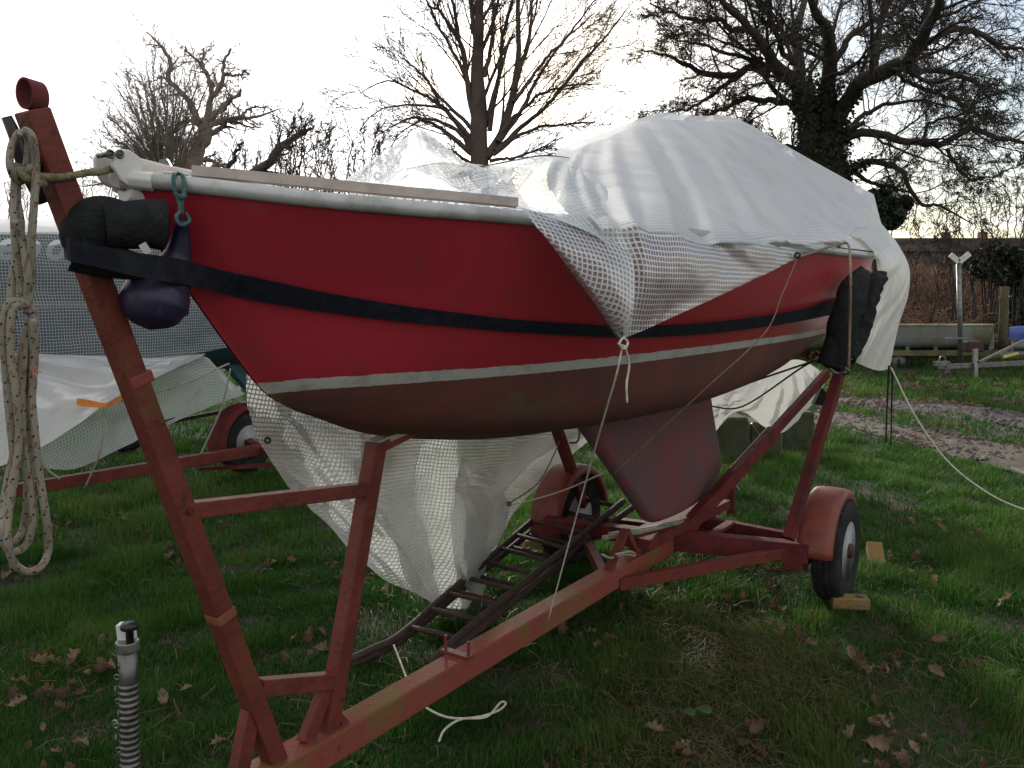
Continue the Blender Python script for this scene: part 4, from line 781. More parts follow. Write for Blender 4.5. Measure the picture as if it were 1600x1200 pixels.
# slab
c = ONZ(378, 888, .10); t = empty('stone_slab', (c[0], c[1], .08), 'broken grey slate slab half sunk in the lawn behind the bow post', 'slab')
mb = MB(); r_ = random.Random(2); P_ = []
for k_ in range(12):
    an = 2*math.pi*k_/12; P_.append(c+np.array([math.cos(an)*.17*r_.uniform(.7, 1.1), math.sin(an)*.11*r_.uniform(.7, 1.1), 0]))
plate(mb, P_, (0, 0, -.03)); mb.build('slab_body', M['slate'], t)
mb = MB()
for k_ in range(7): a = c+np.array([-.16+k_*.05, -.11, .006]); tube(mb, [a, a+np.array([.03, .24, .004])], .0022, 5)
for k_ in range(5): a = c+np.array([-.17, -.08+k_*.04, .008]); tube(mb, [a, a+np.array([.34, .02, .003])], .0022, 5)
mb.build('wire_mesh', M['rust'], t)

# ================================================================== neighbouring covered boat on the left
N0 = AT(-100, 460, 5.2)[:2]; N1 = AT(390, 460, 7.3)[:2]; ND = (N1-N0)/np.linalg.norm(N1-N0); NP = np.array([ND[1], -ND[0]])
def PN(u, v, q=0.):
    r = ray(u, v); return EYEP+r*((N0@NP+q)/(r[:2]@NP))
nb = empty('neighbour_boat', PN(200, 620, -.4), 'blue grey keelboat with teal underside and pale lettering under see-through sheeting, at left', 'sailing boat')
cols = [-260, -120, 0, 120, 250, 380, 500, 620]
rows = [[PN(u, 357, -.10) for u in cols], [PN(u, 400, .0) for u in cols], [PN(u, 440, .0) for u in cols], [PN(u, 476, -.01) for u in cols]]
mb = MB(); grid(mb, rows, 4, 4); mb.build('topsides', M['nhull'], nb, smooth=True)
mb = MB(); grid(mb, [[PN(u, 471, .004) for u in cols], [PN(u, 479, .002) for u in cols]], 4, 1); mb.build('stripe', M['yellow'], nb)
mb = MB(); grid(mb, [[PN(u, 477, -.005) for u in cols], [PN(u, 520, -.06) for u in cols], [PN(u, 556, -.28) for u in cols], [PN(u, 572, -.7) for u in cols], [PN(u, 566, -1.3) for u in cols], [PN(u, 470, -1.5) for u in cols], [PN(u, 372, -1.5) for u in cols]], 4, 4); mb.build('bottom', M['teal'], nb, smooth=True)
mb = MB(); plate(mb, [PN(u, v, -.55) for u, v in ((270, 556), (300, 548), (330, 551), (352, 566), (372, 590), (400, 622), (440, 668), (500, 720), (560, 745), (560, 560), (440, 552))], np.r_[-NP*.08, 0]); mb.build('keel', M['teal'], nb)
mb = MB(); grid(mb, [[PN(u, 357, -.10) for u in cols], [PN(u, 356, -.75) for u in cols], [PN(u, 372, -1.5) for u in cols]], 3, 3); mb.build('deck', M['white'], nb)
lm = mat('pale_lettering', (.8, .82, .82), .6)
def glyph(ch_, u, v, h, sl=.18):
    cu = bpy.data.curves.new('letter', 'FONT'); cu.body = ch_; cu.size = h; cu.extrude = .002; cu.shear = .35; cu.offset = .007
    o = bpy.data.objects.new('letter', cu); col.objects.link(o); c = PN(u, v, .03)
    from mathutils import Matrix
    X = Vector((ND[0], ND[1], 0)); Z = Vector((NP[0], NP[1], 0)); Y = Vector((0, 0, 1)); R = Matrix((X, Y, Z)).transposed().to_4x4()
    o.matrix_world = Matrix.Translation(Vector(c))@R; dg = bpy.context.evaluated_depsgraph_get(); dg.update(); me = bpy.data.meshes.new_from_object(o.evaluated_get(dg)); mw = o.matrix_world.copy(); me.transform(mw); me.transform(Matrix.Translation(-parent_loc(nb)))
    bpy.data.objects.remove(o); me.materials.clear(); me.materials.append(lm); k = bpy.data.objects.new('letter', me); col.objects.link(k); k.parent = nb
for ch_, u in (('e', -10), ('o', 24), ('o', 68), ('l', 104)): glyph(ch_, u, 404, .27)
nc = empty('neighbour_cover', PN(150, 700, .3), 'grey see-through mesh sheeting with milky lower skirt hung over the left boat', 'tarpaulin')
mb = MB(); grid(mb, [[PN(u, v, -.75) for u, v in zip(cols, (330, 336, 341, 346, 346, 350, 350, 350))], [PN(u, v, -.2) for u, v in zip(cols, (338, 342, 346, 350, 349, 352, 352, 352))], [PN(u, 366, -.02) for u in cols]], 5, 4, .004, 2); mb.build('roof_sheet', M['sheet_milky'], nc, smooth=True)
mb = MB(); grid(mb, [[PN(u, 362, .0) for u in cols], [PN(u, 410, .07) for u in cols], [PN(u, 470, .09) for u in cols], [PN(u, 520, .10) for u in cols[:-3]]+[PN(370, 506, .08), PN(460, 506, .07), PN(560, 506, .06)], [PN(u, v, .10) for u, v in ((-260, 545), (-120, 549), (0, 552), (120, 555), (250, 560), (330, 548), (420, 530), (560, 520))]], 8, 7, .010, 3, along=ND); mb.build('mesh_skirt', M['sheet_near'], nc, smooth=True)
mb = MB(); grid(mb, [[PN(u, v, .10) for u, v in ((-260, 544), (-120, 548), (0, 551), (100, 554), (180, 557), (250, 559), (322, 552))], [PN(u, v, .22) for u, v in ((-260, 610), (-120, 610), (0, 602), (90, 596), (165, 588), (230, 578), (310, 560))], [PN(u, v, .38) for u, v in ((-260, 690), (-120, 680), (0, 660), (70, 643), (140, 622), (205, 598), (290, 568))], [PN(u, v, .5) for u, v in ((-260, 790), (-120, 760), (-20, 735), (52, 706), (120, 664), (180, 622), (268, 578))]], 11, 10, .006, 4, pleat=(.1, .2, 4, .05, 3)); mb.build('milky_skirt', M['sheet_nearw'], nc, smooth=True)
mb = MB(); grid(mb, [[PN(u, v, .12) for u, v in ((60, 690), (125, 655), (190, 615), (260, 578), (315, 556), (345, 580))], [PN(u, v, .14) for u, v in ((55, 710), (130, 688), (200, 650), (270, 616), (330, 585), (365, 600))], [PN(u, v, .17) for u, v in ((52, 730), (118, 732), (190, 700), (262, 664), (330, 635), (382, 616))]], 8, 8, .010, 5); mb.build('thin_skirt', M['sheet_thin'], nc, smooth=True)
mb = MB(); grid(mb, [[PN(u, v, -.75) for u, v in ((318, 556), (345, 580), (385, 628), (430, 668))], [PN(u, v, -.75) for u, v in ((345, 600), (365, 622), (400, 642), (440, 678))]], 5, 5); mb.build('thin_skirt', M['sheet_thin'], nc, smooth=True)
mb = MB(); ribbon(mb, [PN(120, 622, .5), PN(140, 625, .49), PN(160, 629, .49), PN(175, 626, .47), PN(196, 613, .46)], [PN(119, 633, .5), PN(140, 636, .49), PN(160, 637, .49), PN(174, 634, .47), PN(196, 621, .46)], 4, .002); tag(mb.build('tape_strip', M['orange']), 'bright orange tape tied to the edge of the left sheeting', 'tape')
def cn_(pts, label, r=.007, m=M['cord']): cordline([PN(*q) for q in pts], r, m, label)
cn_([(162, 634, .42), (158, 700, .4), (133, 762, .2)], 'cord from the orange tape down to the left trailer bar')
cn_([(360, 576, .3), (345, 640, .2), (302, 733, .05)], 'cord from behind the red stem down to the left trailer bar')
cn_([(190, 626, .42), (280, 602, .3), (358, 568, .25)], 'cord running from the orange tape up to the teal keel')
cn_([(240, 664, .2), (330, 632, .1), (390, 606, .1)], 'dark cord under the hem of the thin skirt', .006, M['cordd'])
cn_([(56, 712, .4), (75, 735, .3), (92, 748, .2)], 'short white cord at the lowest corner of the left sheeting', .009, M['cordp'])
nt_ = empty('neighbour_trailer', ONZ(250, 745, .1), 'second red trailer with a low side bar and rusty mudguard, under the left boat', 'boat trailer')
a = ONZ(20, 767, .42); b = ONZ(436, 697, .42); mb = MB(); beam(mb, a, b+(b-a)*.5, .07, .085); mb.build('drawbar', M['oxide'], nt_, bevel=.005)
a2 = ONZ(310, 733, .30); b2 = ONZ(460, 724, .30); mb = MB(); beam(mb, a2, b2, .04, .03); mb.build('lower_bar', M['oxide_dark'], nt_)
cN = ONZ(383, 690, .40); nd3 = np.r_[ND, 0]; np3 = np.r_[NP, 0]; wheel(nt_, cN, np3, .27, .15); mudguard(nt_, cN, np3, -nd3, .34, .20, -15, 175, M['oxide_dark'])
a = ONZ(430, 712, .42); mb = MB(); beam(mb, a, cN, .06, .06); mb.build('axle_beam', M['oxide_dark'], nt_)
# small launching trolley wheel peeping out behind
cT = ONZ(188+10, 672, .30); t = empty('launching_trolley', (cT[0], cT[1], .05), 'small spoked trolley wheel half hidden under the left sheeting', 'trolley')
mb = MB(); ring(mb, cT, .20, .035, np3, 28); mb.build('tyre', M['tyre'], t, smooth=True)
mb = MB(); ring(mb, cT, .15, .016, np3, 28)
for k_ in range(5): an = k_*1.257; mb_d = nd3*math.cos(an)+np.array([0, 0, 1])*math.sin(an); tube(mb, [cT, cT+mb_d*.15], .011, 6)
mb.build('rim', M['rim'], t, smooth=True); mb = MB(); beam(mb, cT, cT+nd3*1.3+np.array([0, 0, .05]), .04, .04); mb.build('frame_bar', M['rust'], t)
# ================================================================== boats, trailers and posts beyond the track
d1 = empty('dinghy', AT(1450, 560, 19), 'long low grey and mossy open dinghy on a trailer in front of the brambles', 'dinghy')
def slab_hull(par, u0, u1, vt, vb, Y, dY, mh, mg, rake=8):
    mb = MB(); U = np.linspace(u0, u1, 9); G = []
    tb = lambda u: (u-u0)/(u1-u0)
    for v, o_ in ((vt, 0), ((vt+vb)/2, .02), (vb-4, .10), (vb, .45)): G.append([AT(u+(rake*(1-(vb-v)/(vb-vt))*(-1 if u > (u0+u1)/2 else 1))*abs(2*tb(u)-1)**3, v, Y+o_+.25*abs(2*tb(u)-1)**4) for u in U])
    far = [AT(u, vt+1, Y+dY) for u in U]; farb = [AT(u, vb, Y+dY*.8) for u in U]
    G += [farb, far]; grid(mb, G, 2, 2); e = mb.build('hull', mh, par, smooth=True)
    for uu in (u0, u1):
        m2 = MB(); plate(m2, [AT(uu, vt, Y+.25), AT(uu+(rake if uu == u0 else -rake), vb, Y+.6), AT(uu, vb, Y+dY*.8), AT(uu, vt, Y+dY)], (.02, 0, 0)); m2.build('transom', mh, par)
    m3 = MB(); tube(m3, [AT(u, vt-.5, Y-.01+.25*abs(2*tb(u)-1)**4) for u in U], .028, 6); tube(m3, [AT(u, vt, Y+dY) for u in U], .028, 6); m3.build('gunwale', mg, par)
slab_hull(d1, 1240, 1552, 508, 545, 19, 1.5, M['dgrey'], mat('yellowed_rail', (.50, .47, .32), .7, col2=(.3, .28, .18), scale=3))
t1 = empty('dinghy_trailer', AT(1450, 575, 19.2), 'mossy green trailer bars and dark wheels beneath the grey dinghy', 'boat trailer')
mb = MB(); beam(mb, AT(1300, 552, 18.8), AT(1610, 551, 18.8), .10, .11); mb.build('frame_bar', M['dgreen'], t1)
mb = MB(); beam(mb, AT(1330, 558, 20.2), AT(1600, 556, 20.2), .08, .09); mb.build('frame_bar', M['dgreen'], t1)
for u in (1418, 1462, 1500): mb = MB(); beam(mb, AT(u, 545, 18.9), AT(u, 545, 20.2)+np.array([0, 0, -.05]), .08, .1); mb.build('cross_bar', M['dgreen'], t1)
for u in (1402,): wheel(t1, AT(u, 563, 18.9), (0, -1, 0), .26, .16)
mt_ = empty('mast_trailer', AT(1520, 597, 16.4), 'grey galvanised trailer with tall post ending in a V, before the grey dinghy', 'boat trailer')
mb = MB(); beam(mb, AT(1466, 573, 16.4), AT(1700, 563, 16.9), .07, .09, up=(0, 0, 1)); mb.build('drawbar', M['steel'], mt_)
mb = MB(); beam(mb, AT(1524, 545, 16.5), AT(1524, 597, 16.4), .07, .07, up=(0, 1, 0)); mb.build('prop_leg', M['steel'], mt_)
mb = MB(); tube(mb, [AT(1501, 563, 16.45), AT(1498, 412, 16.45)], .045, 10); mb.build('mast_post', M['steel'], mt_, smooth=True)
mb = MB(); beam(mb, AT(1498, 409, 16.4), AT(1485, 398, 16.4), .10, .035, up=(0, 1, 0)); mb.build('roller_arm', M['gel'], mt_); mb = MB(); beam(mb, AT(1499, 409, 16.4), AT(1515, 396, 16.4), .10, .035, up=(0, 1, 0)); mb.build('roller_arm', M['gel'], mt_)
mb = MB(); beam(mb, AT(1478, 528, 16.4), AT(1520, 529, 16.4), .05, .03); mb.build('cross_bar', M['steel'], mt_)
mb = MB(); c = AT(1471, 568, 16.4); box(mb, c, .30, .09, .09, (1, .1)); tube(mb, catmull([c+np.array([-.05, 0, .04]), c+np.array([-.02, 0, .13]), c+np.array([.06, 0, .12]), c+np.array([.08, 0, .04])], 5), .012, 6); box(mb, c+np.array([.12, 0, -.1]), .08, .06, .14, (1, 0)); mb.build('coupling', M['steel'], mt_)
mb = MB(); tube(mb, catmull([AT(1476, 577, 16.35), AT(1470, 590, 16.3), AT(1468, 596, 16.3)], 4), .008, 5); tube(mb, catmull([AT(1480, 577, 16.35), AT(1488, 584, 16.3), AT(1490, 594, 16.3)], 4), .008, 5); mb.build('cable', M['cordd'], mt_)
mb = MB(); beam(mb, AT(1530, 566, 16.4), AT(1600, 532, 16.7), .045, .045); mb.build('brace', M['steel'], mt_)
mb = MB(); beam(mb, AT(1568, 558, 16.3), AT(1590, 552, 16.4), .05, .04); mb.build('strap_end', mat('yellow_strap', (.5, .5, .12), .7), mt_)
mb = MB(); box(mb, AT(1518, 541, 17.4), .36, .3, .22, (1, .1)); mb.build('winch_box', M['rust'], mt_, bevel=.03)
bb = empty('covered_dinghy', AT(1600, 560, 17.5), 'small boat under a bright blue cover at the right edge', 'dinghy')
slab_hull(bb, 1580, 1760, 530, 548, 17.5, 1.3, M['gel'], M['gel'], 4)
mb = MB(); grid(mb, [[AT(u, 531, 17.4) for u in (1576, 1600, 1680, 1765)], [AT(u, 514, 17.45) for u in (1577, 1600, 1680, 1765)], [AT(1577, 511, 18), AT(1602, 509, 18), AT(1680, 508, 18), AT(1765, 510, 18)], [AT(u, 513, 18.9) for u in (1577, 1600, 1680, 1765)]], 4, 4); plate(mb, [AT(1576, 531, 17.4), AT(1577, 513, 17.45), AT(1577, 511, 18), AT(1577, 514, 18.9), AT(1576, 531, 18.9)], (.01, 0, 0)); mb.build('cover', M['blue'], bb, smooth=True)
mb = MB(); beam(mb, AT(1560, 552, 17.6), AT(1760, 549, 17.6), .08, .07); beam(mb, AT(1640, 549, 17.8), AT(1640, 575, 17.8), .07, .07, up=(0, 1, 0)); mb.build('trolley_bar', M['steel'], bb)
for u, vt, vb, Y in ((1568, 448, 546, 20.5),):
    mb = MB(); P_ = [AT(u+i*.8-2, vb+(vt-vb)*i/5, Y) for i in range(6)]; tube(mb, P_, [.12, .115, .11, .11, .105, .10], 10); lumpy(mb, .012, 4, 5); tag(mb.build('fence_post', M['post'], smooth=True), 'thick mossy timber post standing before the brambles', 'post')

# blocks and white sheeting behind the stern
tb_ = empty('timber_stack', AT(1185, 690, 8.2), 'low stack of mossy blocks under the white sheeting, behind the keel', 'blocks')
for u0, u1, vt, vb, Y, m in ((1112, 1160, 648, 690, 8.4, 'concrete'), (1163, 1212, 655, 690, 8.5, 'concrete'), (1214, 1262, 640, 675, 8.9, 'concrete')):
    mb = MB(); a = AT(u0, vt, Y); b = AT(u1, vt, Y); zb = .05; c = (a+b)/2; c[2] = (a[2]+zb)/2; box(mb, c, float(b[0]-a[0]), .4, float(a[2]-zb), (1, .05)); mb.build('block', M[m], tb_, bevel=.02)
ws = MB()
grid(ws, [[AT(1040, 600, 7.9), AT(1105, 600, 7.8), (AT(1170, 585, 7.7)), AT(1240, 562, 7.7), AT(1275, 575, 7.8), AT(1292, 590, 8.0)],
          [AT(1050, 640, 7.9), AT(1108, 640, 7.75), AT(1170, 615, 7.6), AT(1230, 600, 7.65), AT(1262, 608, 7.8), AT(1284, 606, 8.0)],
          [AT(1065, 680, 7.9), AT(1110, 662, 7.75), AT(1160, 636, 7.6), AT(1212, 636, 7.65), AT(1245, 640, 7.8), AT(1268, 632, 8.0)],
          [AT(1090, 700, 7.95), AT(1113, 680, 7.8), AT(1153, 642, 7.65), AT(1196, 668, 7.65), AT(1222, 676, 7.8), AT(1243, 660, 8.0)]], 12, 12, .010, 12, pleat=(.5, .15, 6, .05, 8))
tag(ws.build('loose_sheeting', M['sheet_white'], smooth=True), 'crumpled white plastic sheeting hanging behind the stern posts', 'tarpaulin')
mb = MB(); P_ = catmull([AT(1268, 620, 6.3), AT(1288, 632, 6.3), AT(1303, 634, 6.3)], 3); plate(mb, [AT(1272, 632, 6.2), AT(1284, 606, 6.2), AT(1300, 622, 6.2), AT(1303, 636, 6.2)], (0, .06, 0)); tag(mb.build('hanging_flap', M['foam']), 'black triangular flap behind the stern post', 'padding')
for q in ((1258, 566), (1292, 572)): pass

# ================================================================== house on the skyline
hs = empty('house', AT(1520, 440, 62), 'long low house with a dark tiled roof and small chimneys behind the hedge', 'house')
xa, xb = AT(1340, 400, 62)[0], AT(1900, 400, 62)[0]; zr = AT(1500, 369, 62)[2]; ze = AT(1500, 393, 60)[2]
mb = MB(); V = [(xa, 60, ze), (xb, 60, ze), (xb, 64, zr), (xa, 64, zr), (xb, 68, ze), (xa, 68, ze)]; mb.add(V, [[0, 1, 2, 3], [3, 2, 4, 5], [0, 3, 5], [1, 4, 2], [0, 5, 4, 1]]); rf = mb.build('roof', M['roof'], hs)
mb = MB(); box(mb, ((xa+xb)/2, 64, ze/2), xb-xa-.6, 7.2, ze-.02); mb.build('wall', M['white'], hs)
for u, w_c in ((1478, .8), (1535, .9), (1640, .8)):
    c = AT(u, 368, 64); mb = MB(); box(mb, c+np.array([0, 0, -.2]), w_c*.55, .5, .9); mb.build('chimney', M['chim'], rf)
    mb = MB(); tube(mb, [c+np.array([0, 0, .2]), c+np.array([0, 0, .48])], .10, 8); mb.build('chimney_pot', M['chim'], rf)

# ================================================================== vegetation
def rings(P, R, sides, V, Fc, off):
    """P (N,K,3) paths, R (N,K) radii -> quads of tubes, vectorised"""
    N, K = R.shape; T = np.gradient(P, axis=1); T /= np.linalg.norm(T, axis=2)[..., None]+1e-9
    ref = np.where(np.abs(T[:, :1, 2:3]) > .9, np.array([1., 0, 0]), np.array([0, 0, 1.])); A = np.cross(T, np.broadcast_to(ref, T.shape)); A /= np.linalg.norm(A, axis=2)[..., None]+1e-9; B = np.cross(T, A)
    an = np.arange(sides)*2*math.pi/sides
    v = P[:, :, None]+R[:, :, None, None]*(A[:, :, None]*np.cos(an)[None, None, :, None]+B[:, :, None]*np.sin(an)[None, None, :, None])
    idx = np.arange(N*K*sides).reshape(N, K, sides)+off; a = idx[:, :-1]; b = idx[:, 1:]
    q = np.stack([a, np.roll(a, -1, 2), np.roll(b, -1, 2), b], 3).reshape(-1, 4)
    V.append(v.reshape(-1, 3)); Fc.append(q); return off+N*K*sides
def children(P, R, n, lr, spread, tort, up, g, K=6, tmin=.15, rr=.6, minr=.004, cap=None, lenbase=None):
    """n side shoots on each parent path"""
    N, KK, _ = P.shape; L_ = np.linalg.norm(np.diff(P, axis=1), axis=2).sum(1) if lenbase is None else lenbase
    t = (np.arange(n)[None]+g.uniform(.05, .95, (N, n)))/n*(1-tmin)+tmin; x = t*(KK-1); i = np.clip(x.astype(int), 0, KK-2); f = (x-i)[..., None]; ii = np.arange(N)[:, None]
    S = P[ii, i]*(1-f)+P[ii, i+1]*f; D = P[ii, i+1]-P[ii, i]; D /= np.linalg.norm(D, axis=2)[..., None]+1e-9; rad = R[ii, i]*(1-f[..., 0])+R[ii, i+1]*f[..., 0]
    pr = g.normal(0, 1, S.shape); pr -= (pr*D).sum(2)[..., None]*D; pr /= np.linalg.norm(pr, axis=2)[..., None]+1e-9
    sp_ = spread*g.uniform(.7, 1.3, (N, n))[..., None]; d = D*np.cos(sp_)+pr*np.sin(sp_); d[..., 2] += up; d /= np.linalg.norm(d, axis=2)[..., None]
    ln = (L_[:, None]*lr*g.uniform(.45, 1.15, (N, n))*(1.05-.55*t)); S = S.reshape(-1, 3); d = d.reshape(-1, 3); ln = ln.reshape(-1); r0 = np.clip(rad.reshape(-1)*rr, minr, None)
    if cap: ln = np.minimum(ln, cap)
    out_ = [S]; 
    for k in range(K-1):
        d = d+g.normal(0, tort, d.shape); d[:, 2] += up*.25; d /= np.linalg.norm(d, axis=1)[:, None]; S = S+d*(ln/(K-1))[:, None]; out_.append(S)
    Pn = np.stack(out_, 1); Rn = r0[:, None]*np.linspace(1, .35, K)[None]; return Pn, np.maximum(Rn, minr*.7)
def bare_tree(name, base, Y, limbs, label, g, levels, m, wob=.03, dspread=.5, trunk_sides=10, wscale=1., group=None, minr=.006, cat='tree'):
    root = empty(name, base, label, cat, group); K = 26; P0 = []; ws_ = wscale; R0 = []
    for li, lm_ in enumerate(limbs):
        q = np.array([(a[0], a[1], a[2]) for a in lm_], float); c = catmull(q, 12); x = np.linspace(0, len(c)-1, K); c = np.stack([np.interp(x, np.arange(len(c)), c[:, j]) for j in range(3)], 1)
        dz_ = g.uniform(-1, 1)*dspread if li else 0; L_ = abs(c[-1, :2]-c[0, :2]).sum()/F_PX*Y; pts = []
        for k in range(K):
            t = k/(K-1); yy = Y+dz_*L_*t**1.2; pts.append(AT(c[k, 0], c[k, 1], yy))
        pts = np.array(pts); w = g.normal(0, 1, (K, 3)); w = np.cumsum(w, 0); w -= np.linspace(0, 1, K)[:, None]*w[-1]; w *= wob*np.clip(np.arange(K)/4., 0, 1)[:, None]*.5
        P0.append(pts+w); R0.append(np.maximum(c[:, 2]*ws_, 1.2)/2/F_PX*Y)
    P0 = np.array(P0); R0 = np.array(R0); V = []; Fc = []; off = rings(P0, R0, trunk_sides, V, Fc, 0)
    V = np.concatenate(V); o = fast_mesh('trunk', V, np.concatenate(Fc), m, smooth=True, parent=root, off=parent_loc(root))
    V = []; Fc = []; off = 0; P, R = P0, R0
    for lv in levels:
        P, R = children(P, R, g=g, minr=minr, **lv); off = rings(P, R, 4 if lv.get('K', 6) > 6 else 3, V, Fc, off)
    fast_mesh('crown', np.concatenate(V), np.concatenate(Fc), m, parent=root, off=parent_loc(root)); return root, P0, R0
g = np.random.default_rng(5)
mid = [[(749, 330, 50), (748, 250, 42), (748, 180, 38), (745, 110, 30), (750, 60, 24), (752, 0, 18), (756, -120, 10), (757, -230, 3)],
 [(737, 235, 16), (715, 190, 12), (690, 165, 9), (650, 142, 6), (605, 128, 4), (562, 146, 2)], [(742, 190, 15), (728, 120, 13), (715, 70, 10), (690, 30, 7), (668, 8, 4)],
 [(740, 180, 14), (726, 100, 11), (712, 40, 8), (700, -40, 6), (690, -120, 2)], [(735, 215, 12), (700, 175, 8), (650, 162, 5), (595, 172, 3), (560, 205, 2)], [(737, 240, 14), (700, 212, 10), (665, 190, 6), (640, 185, 4), (585, 215, 2)],
 [(760, 246, 20), (785, 205, 19), (800, 150, 17), (808, 80, 13), (810, 0, 10), (813, -90, 6), (815, -160, 2)], [(778, 222, 14), (812, 175, 10), (835, 130, 9), (862, 85, 7), (900, 38, 5), (945, -20, 3)],
 [(775, 236, 14), (820, 190, 10), (858, 155, 8), (895, 112, 7), (940, 60, 5), (985, 8, 2)], [(765, 205, 12), (775, 130, 10), (782, 60, 8), (800, -10, 5), (815, -80, 2)], [(757, 120, 12), (766, 70, 9), (768, 0, 7), (768, -80, 3)],
 [(802, 160, 10), (838, 118, 8), (872, 80, 6), (930, 20, 3)], [(735, 255, 9), (712, 240, 6), (696, 232, 4), (660, 215, 2)], [(765, 252, 9), (800, 244, 6), (835, 232, 4), (868, 218, 2)], [(800, 140, 9), (826, 60, 7), (832, 0, 6), (850, -70, 3)],
 [(740, 150, 10), (715, 100, 8), (690, 55, 6), (672, 15, 5), (650, -30, 2)], [(738, 225, 10), (690, 190, 7), (650, 195, 4), (610, 230, 2)], [(770, 242, 10), (830, 205, 7), (880, 195, 5), (930, 190, 3)], [(748, 90, 14), (738, 30, 10), (730, -40, 7), (722, -120, 3)],
 [(785, 205, 9), (825, 165, 7), (870, 140, 5), (940, 130, 2)], [(740, 205, 10), (690, 150, 7), (655, 110, 5), (620, 85, 2)]]
bare_tree('pollarded_tree', AT(749, 480, 13.5), 13.5, mid, 'bare upswept tree with many straight ascending branches behind the middle of the boat', g,
 [dict(n=10, lr=.62, spread=.46, tort=.055, up=.03, K=9, rr=.34, tmin=.14), dict(n=7, lr=.60, spread=.55, tort=.08, up=.02, K=7, rr=.5), dict(n=5, lr=.7, spread=.6, tort=.10, up=.02, K=5, rr=.55)], M['barkm'], wob=.02, minr=.0045, wscale=.68)
oak = [[(1286, 470, 96), (1284, 400, 84), (1286, 330, 76), (1286, 270, 68), (1290, 215, 56)],
 [(1272, 260, 44), (1256, 190, 34), (1238, 148, 30), (1205, 108, 25), (1188, 80, 20), (1165, 45, 16), (1140, 18, 12), (1105, -25, 8), (1070, -60, 3)],
 [(1282, 215, 32), (1256, 150, 28), (1244, 100, 24), (1246, 60, 20), (1256, 10, 14), (1262, -60, 8), (1268, -130, 3)], [(1290, 230, 38), (1297, 150, 30), (1300, 90, 25), (1298, 50, 20), (1285, 10, 15), (1272, -60, 9), (1260, -130, 3)],
 [(1292, 225, 36), (1318, 160, 30), (1345, 135, 29), (1398, 112, 27), (1418, 90, 24), (1440, 40, 18), (1460, -10, 13), (1480, -90, 5)], [(1420, 92, 20), (1450, 66, 15), (1490, 44, 13), (1535, 48, 11), (1570, 66, 8), (1620, 78, 4)],
 [(1412, 100, 18), (1445, 105, 12), (1485, 108, 10), (1530, 132, 7), (1560, 170, 3)], [(1300, 225, 24), (1330, 215, 18), (1370, 210, 16), (1410, 218, 14), (1450, 226, 13), (1482, 231, 12), (1520, 214, 10), (1580, 220, 7), (1650, 225, 3)],
 [(1315, 268, 18), (1345, 255, 13), (1385, 250, 12), (1408, 262, 10), (1425, 290, 9), (1445, 318, 7), (1480, 322, 5), (1520, 350, 2)], [(1262, 175, 16), (1225, 155, 13), (1175, 150, 11), (1130, 168, 8), (1090, 185, 4)],
 [(1205, 110, 18), (1170, 108, 13), (1110, 118, 12), (1060, 96, 8), (1005, 80, 3)], [(1165, 48, 14), (1125, 28, 10), (1070, 26, 7), (1015, 5, 3)], [(1190, 90, 12), (1150, 122, 10), (1100, 160, 7), (1060, 175, 4), (1020, 190, 2)],
 [(1300, 100, 16), (1330, 62, 12), (1365, 36, 11), (1400, 20, 8), (1440, -30, 3)], [(1350, 135, 14), (1375, 90, 12), (1385, 40, 10), (1400, -30, 6)], [(1410, 100, 14), (1440, 75, 13), (1450, 20, 10), (1475, -50, 5)], [(1325, 262, 12), (1350, 285, 8), (1390, 295, 7), (1420, 300, 4)],
 [(1240, 100, 12), (1215, 60, 10), (1205, 10, 8), (1190, -50, 4)], [(1480, 232, 8), (1500, 260, 6), (1530, 270, 4), (1590, 262, 2)], [(1300, 225, 14), (1340, 180, 10), (1380, 165, 8), (1440, 160, 6), (1510, 175, 3)], [(1260, 240, 14), (1225, 225, 9), (1190, 215, 6), (1150, 228, 3)],
 [(1256, 190, 12), (1215, 140, 9), (1160, 90, 7), (1100, 75, 5), (1040, 55, 2)], [(1400, 112, 10), (1440, 140, 8), (1500, 165, 6), (1560, 190, 3)], [(1440, 222, 8), (1455, 190, 6), (1500, 180, 5), (1570, 150, 2)]]
rt, OP, OR = bare_tree('oak_tree', AT(1286, 540, 18), 18, oak, 'large bare spreading oak with an ivy covered trunk, behind the stern of the boat', g,
 [dict(n=13, lr=.50, spread=.8, tort=.13, up=.0, K=10, rr=.34, tmin=.2), dict(n=9, lr=.62, spread=.75, tort=.15, up=.0, K=7, rr=.46), dict(n=6, lr=.65, spread=.7, tort=.16, up=-.02, K=6, rr=.55), dict(n=4, lr=.8, spread=.65, tort=.18, up=-.03, K=5, rr=.6)], M['bark'], wob=.05, dspread=.7, minr=.0056, wscale=.78)
def leaf_cloud(name, C, N, size, m, parent=None, g=g, flat=1.):
    """many small folded leaves round the given centres"""
    C = np.asarray(C); n = len(C); d = g.normal(0, 1, (n, 3)); d /= np.linalg.norm(d, axis=1)[:, None]; a = np.cross(d, g.normal(0, 1, (n, 3))); a /= np.linalg.norm(a, axis=1)[:, None]; s = size*g.uniform(.6, 1.4, (n, 1))
    b = np.cross(d, a); V = np.stack([C-a*s, C+b*s*.6+d*s*.15, C+a*s, C-b*s*.6+d*s*.15], 1).reshape(-1, 3); Q = np.arange(4*n).reshape(n, 4)
    return fast_mesh(name, V, Q, m, parent=parent, off=parent_loc(parent) if parent else None)
cs_ = []
